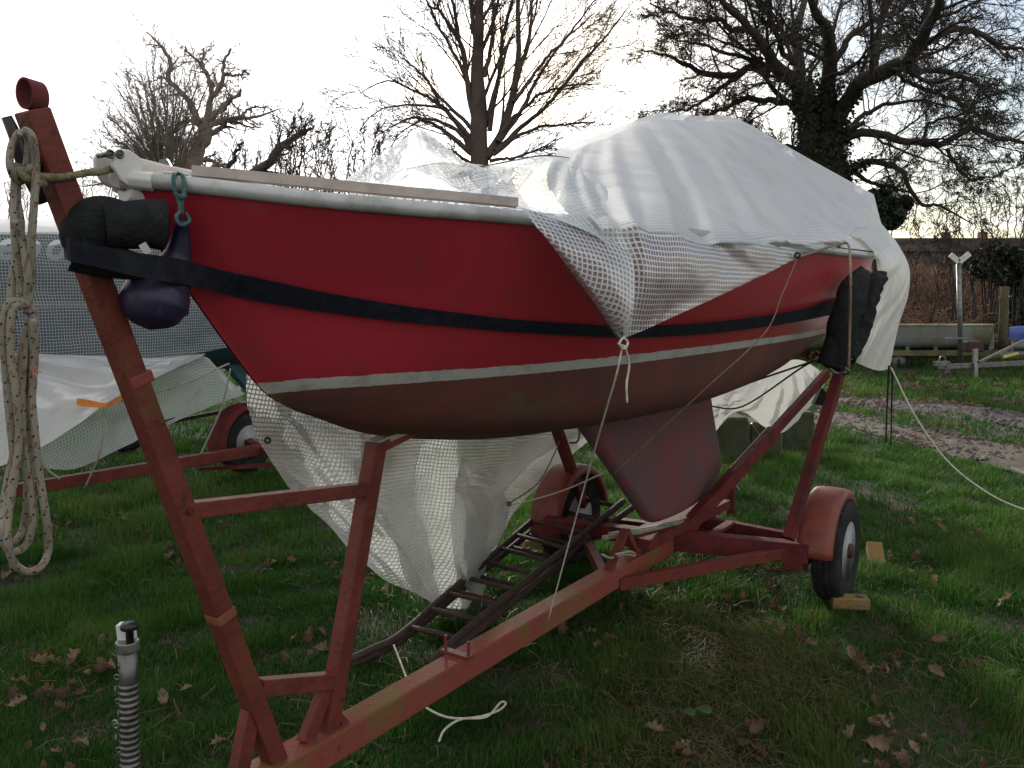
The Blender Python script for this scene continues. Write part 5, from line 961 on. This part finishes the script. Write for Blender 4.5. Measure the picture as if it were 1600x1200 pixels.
for li, (k0, k1, n_) in {0: (0, 25, 9500), 1: (0, 7, 1800), 2: (0, 6, 1300), 3: (0, 5, 1300), 4: (0, 4, 700), 8: (0, 5, 500)}.items():
    k = g.integers(k0, k1+1, n_); c = OP[li, k]; r = OR[li, k]; d = g.normal(0, 1, (n_, 3)); d /= np.linalg.norm(d, axis=1)[:, None]; lump = 1.0+.35*np.sin(c[:, 2]*5+d[:, 0]*3)+g.uniform(-.1, .35, n_)
    cs_.append(c+d*(r*lump+.03)[:, None]+g.normal(0, .05, (n_, 3)))
leaf_cloud('ivy', np.concatenate(cs_), 0, .042, M['ivy'], rt)
left = [[(285, 400, 40), (292, 320, 34), (296, 280, 32), (305, 245, 27), (317, 215, 23), (322, 190, 19)], [(318, 205, 13), (305, 180, 11), (292, 158, 10), (272, 138, 9), (258, 120, 9), (262, 100, 8), (256, 80, 6), (244, 62, 4), (228, 50, 2)],
 [(322, 192, 14), (329, 158, 10), (333, 140, 9), (345, 118, 7), (350, 92, 6), (360, 75, 3)], [(331, 150, 9), (322, 120, 7), (305, 95, 5), (290, 72, 3)], [(324, 190, 12), (345, 168, 9), (362, 150, 7), (376, 140, 4)], [(322, 200, 14), (345, 188, 11), (372, 184, 9), (402, 186, 6), (435, 170, 2)],
 [(312, 215, 11), (336, 205, 9), (350, 192, 7), (375, 196, 4), (410, 200, 2)], [(335, 135, 6), (318, 100, 5), (318, 75, 3)], [(350, 115, 6), (372, 120, 4), (385, 110, 2)], [(376, 184, 6), (395, 170, 4), (420, 165, 2)]]
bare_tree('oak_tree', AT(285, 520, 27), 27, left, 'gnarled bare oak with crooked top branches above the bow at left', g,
 [dict(n=11, lr=.40, spread=.9, tort=.2, up=.02, K=8, rr=.42, tmin=.25), dict(n=7, lr=.6, spread=.8, tort=.18, up=.02, K=6, rr=.5), dict(n=6, lr=.7, spread=.75, tort=.2, up=.02, K=5, rr=.6)], M['bark_hazed'], wob=.045, minr=.007, wscale=.85)
fan = []
TG = [(128, 292), (140, 262), (150, 232), (158, 205), (168, 180), (176, 160), (186, 142), (196, 128), (206, 116), (217, 108), (228, 102), (240, 98), (250, 104), (262, 98), (274, 102), (286, 108), (300, 104), (312, 118), (326, 128), (338, 150), (345, 180), (182, 200), (205, 170), (228, 150), (255, 140), (282, 150), (305, 160), (165, 240), (190, 230)]
for k, (u1, v1) in enumerate(TG):
    b_ = 258+(u1-240)*.16; fan.append([(b_, 330, 8), (b_+(u1-b_)*.10, 268, 6), (b_+(u1-b_)*.45+g.uniform(-4, 4), 268+(v1-268)*.48, 4), (u1, v1, 1.6)])
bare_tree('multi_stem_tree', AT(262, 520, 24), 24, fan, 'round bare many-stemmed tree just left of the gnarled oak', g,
 [dict(n=11, lr=.42, spread=.5, tort=.08, up=.08, K=7, rr=.45, tmin=.2), dict(n=7, lr=.55, spread=.55, tort=.10, up=.04, K=5, rr=.5), dict(n=5, lr=.65, spread=.55, tort=.12, up=.03, K=4, rr=.6)], M['bark_hazed'], wob=.03, minr=.0062, wscale=.7)
lowl = [[(352, 320, 22), (372, 278, 18), (400, 262, 15), (420, 250, 13), (440, 232, 11), (462, 216, 8), (482, 206, 5), (492, 196, 2)], [(365, 290, 12), (350, 262, 8), (362, 235, 5), (380, 222, 3)], [(440, 234, 6), (455, 205, 4), (462, 180, 2)], [(405, 262, 7), (440, 270, 5), (470, 290, 3)]]
bare_tree('leaning_tree', AT(350, 520, 22), 22, lowl, 'bare tree with one thick limb leaning to the right above the foredeck', g,
 [dict(n=9, lr=.34, spread=.9, tort=.2, up=.06, K=7, rr=.4, tmin=.2), dict(n=5, lr=.5, spread=.8, tort=.25, up=.04, K=5, rr=.5), dict(n=3, lr=.55, spread=.8, tort=.25, up=.03, K=4, rr=.6)], M['barkm'], wob=.06, minr=.007)
def thicket(name, u0, u1, vb, vt, Y, n, label, seed, m, lean=.0, w0=4., lv=None, minr=.008):
    g2 = np.random.default_rng(seed); L_ = []
    for k in range(n):
        u = u0+(u1-u0)*(k+g2.uniform(0, 1))/n; vt_ = (vt(u) if callable(vt) else vt)+g2.uniform(-8, 40); du = g2.normal(0, 14)+lean*(u-(u0+u1)/2); L_.append([(u-du*.2, vb, w0), (u+du*.1, vb*.6+vt_*.4, w0*.7), (u+du*.6, vb*.25+vt_*.75, w0*.45), (u+du, vt_, 1.2)])
    bare_tree(name, AT((u0+u1)/2, vb, Y), Y, L_, label, g2, lv or [dict(n=11, lr=.32, spread=.6, tort=.13, up=.06, K=6, rr=.45), dict(n=6, lr=.5, spread=.6, tort=.16, up=.04, K=4, rr=.55), dict(n=4, lr=.5, spread=.6, tort=.16, up=.03, K=4, rr=.6)], m, wob=.05, minr=minr, trunk_sides=5, cat='tree')
thicket('shrubby_tree', 430, 515, 420, lambda u: 168+abs(u-480)*.5, 20, 11, 'cluster of thin upright bare stems behind the foredeck, left of the sheeting hump', 31, M['barkm'], lean=.25)
thicket('shrubby_tree', 505, 600, 420, lambda u: 180+abs(u-540)*.4, 19, 9, 'thin upright bare stems rising behind the sheeting hump', 32, M['barkm'], lean=.3)
thicket('shrubby_tree', 330, 440, 420, lambda u: 222, 25, 9, 'low tangle of bare stems between the gnarled oak and the leaning limb', 33, M['bark_hazed'], lean=.2)
thicket('shrubby_tree', 80, 190, 460, lambda u: 285-max(0, u-110)*.9, 30, 9, 'faint bare tree low on the left horizon beside the bow post', 34, M['bark_hazed'], lean=.3, minr=.008)
thicket('shrubby_tree', -60, 60, 460, lambda u: 290, 30, 8, 'faint bare tree at the left edge behind the rope', 35, M['bark_hazed'], lean=.2)
thicket('shrubby_tree', 1490, 1620, 500, lambda u: 300-max(0, u-1540)*.45, 22, 12, 'dark twiggy bare thicket at the right edge above the brambles', 36, M['bark'], lean=.2, w0=3.5)
thicket('shrubby_tree', 1390, 1500, 520, lambda u: 345, 23, 5, 'thin bare saplings standing in the brambles in front of the roof', 37, M['bark'], w0=3.)
thicket('shrubby_tree', 1620, 1800, 500, lambda u: 250, 23, 12, 'dark bare thicket outside the right edge', 38, M['bark'], w0=4.)
# evergreen bushes
def bush(u, v, Y, ru, rv, n, size, label, base_v=None, m='bushl', name='evergreen_bush'):
    c = AT(u, v, Y); sx = ru/F_PX*Y; sz = rv/F_PX*Y; gb = AT(u, 560, Y); root = empty(name, (c[0], Y, .1), label, 'bush')
    k = 26; cc = g.normal(0, .5, (k, 3)); cc = cc*np.array([sx, sx*.9, sz])+c; idx = g.integers(0, k, n); d = g.normal(0, 1, (n, 3)); d /= np.linalg.norm(d, axis=1)[:, None]
    P_ = cc[idx]+d*g.uniform(.3, 1, (n, 1))**.5*np.array([sx, sx, sz])*.42; leaf_cloud('foliage', P_, 0, size, M[m], root)
    mb = MB(); [tube(mb, [np.array([c[0]+g.uniform(-.1, .1), Y, .05]), cc[j]], [.03, .012], 5) for j in range(10)]; mb.build('stem', M['bark'], root)
bush(1382, 338, 17.2, 30, 30, 9000, .05, 'dense dark ivy bush at the foot of the big oak')
bush(1552, 408, 22.5, 42, 26, 6000, .06, 'dark evergreen bush in front of the house at right')
bush(1600, 440, 22.5, 36, 44, 5000, .06, 'dark evergreen bush at the right edge behind the timber post')
# bramble hedge: one thing, arching stems over dead bracken
hd = empty('bramble_hedge', (12, 24, .1), 'brown tangled bramble and bracken hedge beyond the dinghy', 'hedge')
n = 17000; X = g.uniform(5.5, 22, n); Yh = g.uniform(21.5, 26, n); top = (1.0+.55*np.sin(X*.9)+.25*np.sin(X*2.7+1))*np.clip((Yh-20.5)/3., .25, 1.0)+.5; S = np.stack([X, Yh, g.uniform(0, 1, n)*top], 1); d = g.normal(0, 1, (n, 3)); d[:, 2] = np.abs(d[:, 2])*.6; d /= np.linalg.norm(d, axis=1)[:, None]; ln = g.uniform(.2, .9, n); PP = [S]
for k in range(4): d = d+g.normal(0, .15, d.shape); d[:, 2] -= .28; d /= np.linalg.norm(d, axis=1)[:, None]; S = S+d*(ln/4)[:, None]; PP.append(S)
P = np.stack(PP, 1); P[..., 2] = np.maximum(P[..., 2], .1); V = []; Fc = []; rings(P, np.full((n, 5), .010)*g.uniform(.6, 1.5, (n, 1)), 3, V, Fc, 0)
fast_mesh('bramble_stems', np.concatenate(V), np.concatenate(Fc), M['bramble'], parent=hd, off=parent_loc(hd))
n = 80000; X = g.uniform(5.5, 22, n); Yh = g.uniform(21.3, 25.5, n); top = (1.0+.55*np.sin(X*.9)+.25*np.sin(X*2.7+1))*np.clip((Yh-20.5)/3., .25, 1.0)+.4
leaf_cloud('dead_foliage', np.stack([X, Yh, g.uniform(.02, 1, n)*top], 1), 0, .05, M['dead'], hd)
hd2 = empty('tall_hedge', (14, 29, .1), 'taller brown leafless hedge behind the brambles below the roof line', 'hedge')
n = 12000; X = g.uniform(8, 27, n); Yh = g.uniform(27, 30, n); S = np.stack([X, Yh, g.uniform(0, 1, n)**1.3*2.45], 1); d = g.normal(0, .5, (n, 3)); d[:, 2] = 1; d /= np.linalg.norm(d, axis=1)[:, None]; ln = g.uniform(.3, .9, n); PP = [S]
for k in range(4): d = d+g.normal(0, .22, d.shape); d /= np.linalg.norm(d, axis=1)[:, None]; S = S+d*(ln/4)[:, None]; PP.append(S)
P = np.stack(PP, 1); V = []; Fc = []; rings(P, np.linspace(.018, .007, 5)[None]*np.ones((n, 1)), 3, V, Fc, 0); fast_mesh('hedge_stems', np.concatenate(V), np.concatenate(Fc), M['bramble'], parent=hd2, off=parent_loc(hd2))
hd3 = empty('far_hedge', (-14, 33, .1), 'low leafless field hedge far behind the left boat', 'hedge')
n = 12000; X = g.uniform(-40, 9, n); Yh = g.uniform(32, 34, n); S = np.stack([X, Yh, g.uniform(0, 1, n)*1.7], 1); d = g.normal(0, .6, (n, 3)); d[:, 2] = 1; d /= np.linalg.norm(d, axis=1)[:, None]; PP = [S]
for k in range(3): d = d+g.normal(0, .3, d.shape); d /= np.linalg.norm(d, axis=1)[:, None]; S = S+d*.3; PP.append(S)
P = np.stack(PP, 1); V = []; Fc = []; rings(P, np.full((n, 4), .016), 3, V, Fc, 0); fast_mesh('hedge_stems', np.concatenate(V), np.concatenate(Fc), M['bramble'], parent=hd3, off=parent_loc(hd3))

# ------------------------------------------------------------------ grass
def noise2(x, y, s, seed):
    r_ = np.random.default_rng(seed); o_ = np.zeros_like(x)
    for k in range(10): a = r_.uniform(0, 2*math.pi); f = s*r_.uniform(.6, 1.9); o_ += np.sin((x*math.cos(a)+y*math.sin(a))*f+r_.uniform(0, 6))
    return o_/10**.5
tkA = [tr_(1120, 632, 1120, 680), tr_(1290, 622, 1290, 668), tr_(1400, 624, 1400, 690), tr_(1500, 632, 1500, 716), tr_(1600, 646, 1600, 740), tr_(1760, 672, 1760, 790)]
def on_track(x, y):                                   # 1 on bare gravel
    u = 800+F_PX*x/(y*C0+(EYE-.09)*S0); r_ = y
    dn = ((EYE-.09)*C0-y*S0); v = 600+F_PX*dn/(y*C0+(EYE-.09)*S0)
    a0 = np.interp(u, [1120, 1290, 1400, 1500, 1600, 1760], [632, 622, 624, 632, 646, 672]); a1 = np.interp(u, [1120, 1290, 1400, 1500, 1600, 1760], [640, 632, 643, 652, 668, 700])
    b0 = np.interp(u, [1120, 1290, 1400, 1500, 1600, 1760], [655, 640, 664, 680, 700, 740]); b1 = np.interp(u, [1120, 1290, 1400, 1500, 1600, 1760], [680, 668, 690, 716, 740, 790])
    w = 2.5*noise2(x, y, 4, 3); return ((v+w > a0) & (v+w < a1) | (v+w > b0) & (v+w < b1)) & (u > 1150)
def blades(n, y0, y1, h, w, seed, segs=3):
    g3 = np.random.default_rng(seed); y = np.sqrt(g3.uniform(y0**2, y1**2, n)); x = g3.uniform(-1, 1, n)*(.66*y+1.7)
    dens = noise2(x, y, 2.6, 7); fine = noise2(x, y, 9, 8); bare = ((x > .1) & (y < 4.2))*.55*np.clip((x-.1)*2, 0, 1)*np.clip((4.6-y), 0, 1)*np.clip(1-(x-1.6), 0, 1)
    keep = (g3.uniform(0, 1, n) < np.clip(.93+.35*dens+.30*fine-bare, .35, 1)) & ~on_track(x, y); x, y, dens, fine = x[keep], y[keep], dens[keep], fine[keep]; n = len(x)
    sh = noise2(x, y, 1.3, 9); H = h*g3.uniform(.4, 1.3, n)*(1+.38*fine+.30*sh); H *= np.where((x > .1) & (y < 4.3) & (x < 1.9), .72, 1); H = np.clip(H, h*.25, None)
    ca = noise2(x, y, 6, 12)*3.5; an = ca+g3.normal(0, 1.1, n); lean = np.abs(g3.normal(.40, .34, n)); wd = w*g3.uniform(.6, 1.3, n); fa = an+math.pi/2+g3.normal(0, .5, n); z = gz(x, y)-.01
    P = np.zeros((n, segs*2+1, 3)); 
    for k in range(segs+1):
        t = k/segs; bx_ = x+np.cos(an)*H*lean*t**1.8; by = y+np.sin(an)*H*lean*t**1.8; bz = z+H*(t-.28*lean*t*t); ww = wd*(1-t)**.7*.5
        if k < segs: P[:, 2*k] = np.stack([bx_-np.cos(fa)*ww, by-np.sin(fa)*ww, bz], 1); P[:, 2*k+1] = np.stack([bx_+np.cos(fa)*ww, by+np.sin(fa)*ww, bz], 1)
        else: P[:, 2*k] = np.stack([bx_, by, bz], 1)
    m = segs*2+1; b = np.arange(n)[:, None]*m; T = []
    for k in range(segs-1): T += [b+2*k, b+2*k+1, b+2*k+3, b+2*k, b+2*k+3, b+2*k+2]
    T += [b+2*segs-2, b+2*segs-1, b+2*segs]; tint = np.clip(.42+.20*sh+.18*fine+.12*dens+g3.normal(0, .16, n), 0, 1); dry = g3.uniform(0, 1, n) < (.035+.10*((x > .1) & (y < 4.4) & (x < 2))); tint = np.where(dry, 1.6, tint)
    tv = tint[:, None]+np.where(tint < 1.2, .22, 0)[:, None]*np.r_[np.repeat(np.arange(segs)/segs, 2), 1.][None]; return P.reshape(-1, 3), np.concatenate(T, 1).reshape(-1, 3), tv.ravel()  # tint rises towards the tip: the light tips catch, painted into the blade
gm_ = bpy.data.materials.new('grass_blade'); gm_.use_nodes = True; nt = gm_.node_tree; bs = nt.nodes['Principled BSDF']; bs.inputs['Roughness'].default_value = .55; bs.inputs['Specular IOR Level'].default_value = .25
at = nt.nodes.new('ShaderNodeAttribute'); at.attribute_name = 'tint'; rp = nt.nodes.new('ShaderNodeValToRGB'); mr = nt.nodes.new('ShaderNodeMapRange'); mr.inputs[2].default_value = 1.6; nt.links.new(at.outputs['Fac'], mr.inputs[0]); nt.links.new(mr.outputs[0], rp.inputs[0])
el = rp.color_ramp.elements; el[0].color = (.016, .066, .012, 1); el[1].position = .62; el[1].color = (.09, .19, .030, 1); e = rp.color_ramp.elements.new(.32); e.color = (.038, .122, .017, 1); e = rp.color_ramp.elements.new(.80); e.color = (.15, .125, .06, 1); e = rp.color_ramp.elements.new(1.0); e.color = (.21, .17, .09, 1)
nt.links.new(rp.outputs[0], bs.inputs['Base Color']); tl = nt.nodes.new('ShaderNodeBsdfTranslucent'); nt.links.new(rp.outputs[0], tl.inputs[0]); ms = nt.nodes.new('ShaderNodeMixShader'); ms.inputs[0].default_value = .5
nt.links.new(bs.outputs[0], ms.inputs[1]); nt.links.new(tl.outputs[0], ms.inputs[2]); nt.links.new(ms.outputs[0], nt.nodes['Material Output'].inputs[0])
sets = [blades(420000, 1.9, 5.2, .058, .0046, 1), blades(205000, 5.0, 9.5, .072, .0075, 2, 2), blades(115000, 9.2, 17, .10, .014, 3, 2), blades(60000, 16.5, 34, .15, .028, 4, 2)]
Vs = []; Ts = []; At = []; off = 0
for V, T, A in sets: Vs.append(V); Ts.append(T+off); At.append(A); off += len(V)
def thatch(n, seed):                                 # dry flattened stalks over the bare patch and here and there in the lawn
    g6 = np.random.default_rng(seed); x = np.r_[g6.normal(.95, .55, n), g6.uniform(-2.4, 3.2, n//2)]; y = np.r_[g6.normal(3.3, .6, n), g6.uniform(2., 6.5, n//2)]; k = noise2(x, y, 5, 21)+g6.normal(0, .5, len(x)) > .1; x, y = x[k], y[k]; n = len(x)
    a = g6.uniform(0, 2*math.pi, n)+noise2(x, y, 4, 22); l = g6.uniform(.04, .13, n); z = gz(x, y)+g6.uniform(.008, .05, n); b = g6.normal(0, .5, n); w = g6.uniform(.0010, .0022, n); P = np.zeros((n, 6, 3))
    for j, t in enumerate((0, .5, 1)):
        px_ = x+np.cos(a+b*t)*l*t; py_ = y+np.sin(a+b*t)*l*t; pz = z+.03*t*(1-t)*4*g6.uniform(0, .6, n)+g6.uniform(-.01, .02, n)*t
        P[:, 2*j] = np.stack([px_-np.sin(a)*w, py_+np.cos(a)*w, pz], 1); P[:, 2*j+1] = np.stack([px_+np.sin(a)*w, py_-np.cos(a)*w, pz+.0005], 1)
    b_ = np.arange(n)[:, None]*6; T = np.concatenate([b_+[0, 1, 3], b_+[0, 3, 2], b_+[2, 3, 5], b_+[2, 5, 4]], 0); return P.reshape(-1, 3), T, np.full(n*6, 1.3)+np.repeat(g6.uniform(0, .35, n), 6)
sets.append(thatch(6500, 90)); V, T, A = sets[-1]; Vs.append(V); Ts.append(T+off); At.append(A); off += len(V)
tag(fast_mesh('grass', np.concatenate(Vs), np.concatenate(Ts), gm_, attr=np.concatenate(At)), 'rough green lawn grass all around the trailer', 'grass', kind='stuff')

# ------------------------------------------------------------------ fallen oak leaves
half = [(0, -.55), (.012, -.50), (.015, -.40), (.07, -.34), (.15, -.29), (.19, -.22), (.145, -.17), (.155, -.11), (.24, -.06), (.285, .03), (.20, .07), (.185, .12), (.20, .18), (.255, .25), (.235, .32), (.165, .32), (.15, .37), (.12, .45), (.05, .50), (0, .52)]
def leaf_mesh(seed, nseg=1):
    r_ = np.random.default_rng(seed); L_ = []; Rr = []; c1, c2, tw = r_.uniform(1.2, 3.6), r_.uniform(-1.2, 2.0), r_.uniform(-1.4, 1.4); rows = []
    for x, y in half:
        j = 1+r_.normal(0, .08); rows.append((x*j, y))
    V = []; n = len(rows)
    for k, (x, y) in enumerate(rows):
        for q in (-1, -.55, 0, .55, 1):
            X = x*q; z = c1*X*X*1.5+c2*y*y*.7+tw*X*y+.04*math.sin(11*y+7*X+seed)+.025*math.sin(23*X-5*y); V.append([X, y, z])
    f = [[i*5+j, i*5+j+1, (i+1)*5+j+1, (i+1)*5+j] for i in range(n-1) for j in range(4)]; return np.array(V), f
pool = [leaf_mesh(s) for s in range(8)]
def place_leaf(V, c, size, g4, flat=.5):
    a = g4.uniform(0, 2*math.pi); t1 = g4.normal(0, flat); t2 = g4.normal(0, flat); Rz = np.array([[math.cos(a), -math.sin(a), 0], [math.sin(a), math.cos(a), 0], [0, 0, 1]]); Rx = np.array([[1, 0, 0], [0, math.cos(t1), -math.sin(t1)], [0, math.sin(t1), math.cos(t1)]]); Ry = np.array([[math.cos(t2), 0, math.sin(t2)], [0, 1, 0], [-math.sin(t2), 0, math.cos(t2)]])
    return (V*size)@(Rz@Rx@Ry).T+c
g4 = np.random.default_rng(77)
big = [(1372, 1160, .12, 'large curled pale brown leaf near the bottom edge, right of centre'), (1365, 1133, .08, 'pale leaf just above the large curled leaf near the bottom edge'), (1568, 938, .10, 'pale lobed leaf standing in the dark grass by the right edge'), (1467, 998, .09, 'orange brown leaf standing upright in the grass right of the wheel'),
 (1465, 1050, .075, 'brown folded leaf below the orange brown one right of the wheel'), (1332, 1025, .08, 'lobed brown leaf below the front brick, in a small row of leaves'), (1362, 1048, .07, 'lower leaf of the small row below the front brick'), (1178, 1140, .09, 'flat tan leaf in front of the drawbar at the bottom middle'), (1022, 1138, .09, 'tan leaf in the thin grass below the white rope, toward the right'),
 (1225, 985, .055, 'small orange leaf in the bare patch left of the front brick'), (1268, 1005, .075, 'dull brown leaf in the bare patch below the front brick'), (1085, 1180, .085, 'brown leaf cut by the bottom edge at the middle'), (1472, 1058, .05, 'narrow pale leaf'), (28, 1100, .075, 'tan leaf at the left edge'), (115, 1028, .09, 'curled tan leaf up the slope left of the ribbed tube'), (160, 1050, .10, 'dark rolled leaf just left of the ribbed tube'),
 (122, 1160, .07, 'leaf with an orange tip low at the left of the ribbed tube'), (255, 1095, .08, 'folded brown leaf right of the ribbed tube'), (290, 1075, .05, 'small pale leaf lying between the ribbed tube and the bow post'), (485, 1018, .06, 'tan leaf on the grass left of the cradle post'), (340, 1160, .055, 'pale narrow leaf between the ribbed tube and the brace')]
for i, (u, v, s, lab) in enumerate(big):
    if lab in ('narrow pale leaf',): continue
    c = ONZ(u, v, float(gz(0, ONZ(u, v, .05)[1]))+.042); c[2] += 0; Vv, f = pool[i % 8]; W_ = place_leaf(Vv, np.zeros(3), s*1.05, g4, .45); mb = MB(); mb.add(W_+c, f); tag(mb.build('fallen_leaf', M['leaf'] if i % 4 != 3 else M['leaf2'], smooth=True), lab, 'leaf', 'fallen oak leaves on the lawn')
def litter(n, y0, y1, s, seed, name, label, region=None, hz=.03):
    g5 = np.random.default_rng(seed); y = np.sqrt(g5.uniform(y0**2, y1**2, n*3)); x = g5.uniform(-1, 1, n*3)*(.66*y+.4); k = noise2(x, y, 3.2, seed+5) > .35
    if region is not None: k |= g5.uniform(0, 1, n*3) < .12; k &= region(x, y)
    x, y = x[k][:n], y[k][:n]; mb = {0: MB(), 1: MB()}
    for i in range(len(x)): Vv, f = pool[i % 8]; mb[int(g5.uniform() < .45)].add(place_leaf(Vv[::1], np.array([x[i], y[i], float(gz(x[i], y[i]))+g5.uniform(.0, hz)]), s*g5.uniform(.5, 1.2), g5, .6), f)
    for q, m in ((0, 'leaf'), (1, 'leaf2')):
        if mb[q].n: tag(mb[q].build('leaf_litter', M[m]), label+(' in paler browns' if q == 0 else ' in darker browns'), 'leaf litter', kind='stuff')
def clumps():
    g8 = np.random.default_rng(55); mb = {0: MB(), 1: MB()}
    for u, v, n_, sp in ((1372, 1150, 16, .10), (1345, 1040, 12, .08), (1190, 1160, 10, .12), (1080, 1185, 8, .10), (900, 1190, 8, .10), (1430, 1185, 8, .12), (70, 1095, 12, .09), (112, 1030, 12, .08), (170, 1050, 7, .05), (300, 880, 14, .12), (400, 885, 10, .12), (1100, 960, 14, .25), (1190, 950, 8, .12), (960, 1020, 8, .15), (60, 1180, 6, .08), (480, 1010, 5, .08), (1230, 870, 8, .2), (1520, 900, 6, .2)):
        c = ONZ(u, v, .07)
        for k in range(n_):
            x, y = c[0]+g8.normal(0, sp), c[1]+g8.normal(0, sp); Vv, f = pool[g8.integers(0, 8)]; mb[int(g8.uniform() < .6)].add(place_leaf(Vv, np.array([x, y, float(gz(x, y))+g8.uniform(.004, .045)]), g8.uniform(.035, .10), g8, .8), f)
    for q, m in ((0, 'leaf'), (1, 'leaf2')): tag(mb[q].build('leaf_litter', M[m]), 'small drifts of curled dead leaves in the near grass, '+('paler ones' if q == 0 else 'darker ones'), 'leaf litter', kind='stuff')
clumps()
litter(260, 2.0, 6.0, .085, 41, 'leaf_litter', 'scattered broken oak leaves deep in the near lawn', hz=.035)
litter(2200, 11.5, 17.5, .12, 42, 'leaf_litter', 'leaf litter lying along the far side of the track', lambda x, y: (x > 3.5)&(x > .33*y), hz=.05)
litter(900, 8.0, 13, .09, 43, 'leaf_litter', 'leaf litter on the grassy strip of the track', lambda x, y: (x > 2.6), hz=.03)
# loose stones on the track
g7 = np.random.default_rng(8); n = 3600; y = np.sqrt(g7.uniform(8.2**2, 15.5**2, n*4)); x = g7.uniform(.25, 1, n*4)*(.66*y+.4); k = on_track(x, y); x, y = x[k][:n], y[k][:n]; n = len(x)
s_ = g7.lognormal(-4.35, .55, n); o6 = np.array([[1, 0, 0], [0, 1, 0], [-1, 0, 0], [0, -1, 0], [0, 0, .7], [0, 0, -.7]]); V = o6[None]*s_[:, None, None]*g7.uniform(.6, 1.4, (n, 6, 1)); a = g7.uniform(0, 6.3, n); ca_, sa_ = np.cos(a)[:, None], np.sin(a)[:, None]; X_ = V[..., 0]*ca_-V[..., 1]*sa_; Y_ = V[..., 0]*sa_+V[..., 1]*ca_
V = np.stack([X_+x[:, None], Y_+y[:, None], V[..., 2]+gz(x, y)[:, None]+.012], 2); T = np.array([[0, 1, 4], [1, 2, 4], [2, 3, 4], [3, 0, 4], [1, 0, 5], [2, 1, 5], [3, 2, 5], [0, 3, 5]]); T = (np.arange(n)[:, None, None]*6+T[None]).reshape(-1, 3)
tag(fast_mesh('track_stones', V.reshape(-1, 3), T, mat('track_stone', (.11, .10, .088), .8, col2=(.07, .06, .05), scale=3)), 'small loose stones scattered over the gravel track', 'gravel', kind='stuff')
# broad dock leaves by the bottom
dk_ = empty('dock_plant', ONZ(1090, 1118, .1), 'low broad leaved weed with two round green leaves near the bottom edge', 'weed')
for u, v, r in ((1075, 1112, .026), (1098, 1108, .030)):
    c = ONZ(u, v, .12); mb = MB(); P_ = [c+np.array([math.cos(a)*r*1.1, math.sin(a)*r, .006*math.sin(2*a)]) for a in np.linspace(0, 2*math.pi, 14, endpoint=False)]; mb.add(np.vstack([P_, [c+np.array([0, 0, .008])]]), [[i, (i+1) % 14, 14] for i in range(14)]); mb.build('broad_leaf', mat('weed_leaf', (.025, .07, .015), .6, col2=(.04, .09, .02), scale=30), dk_, smooth=True)
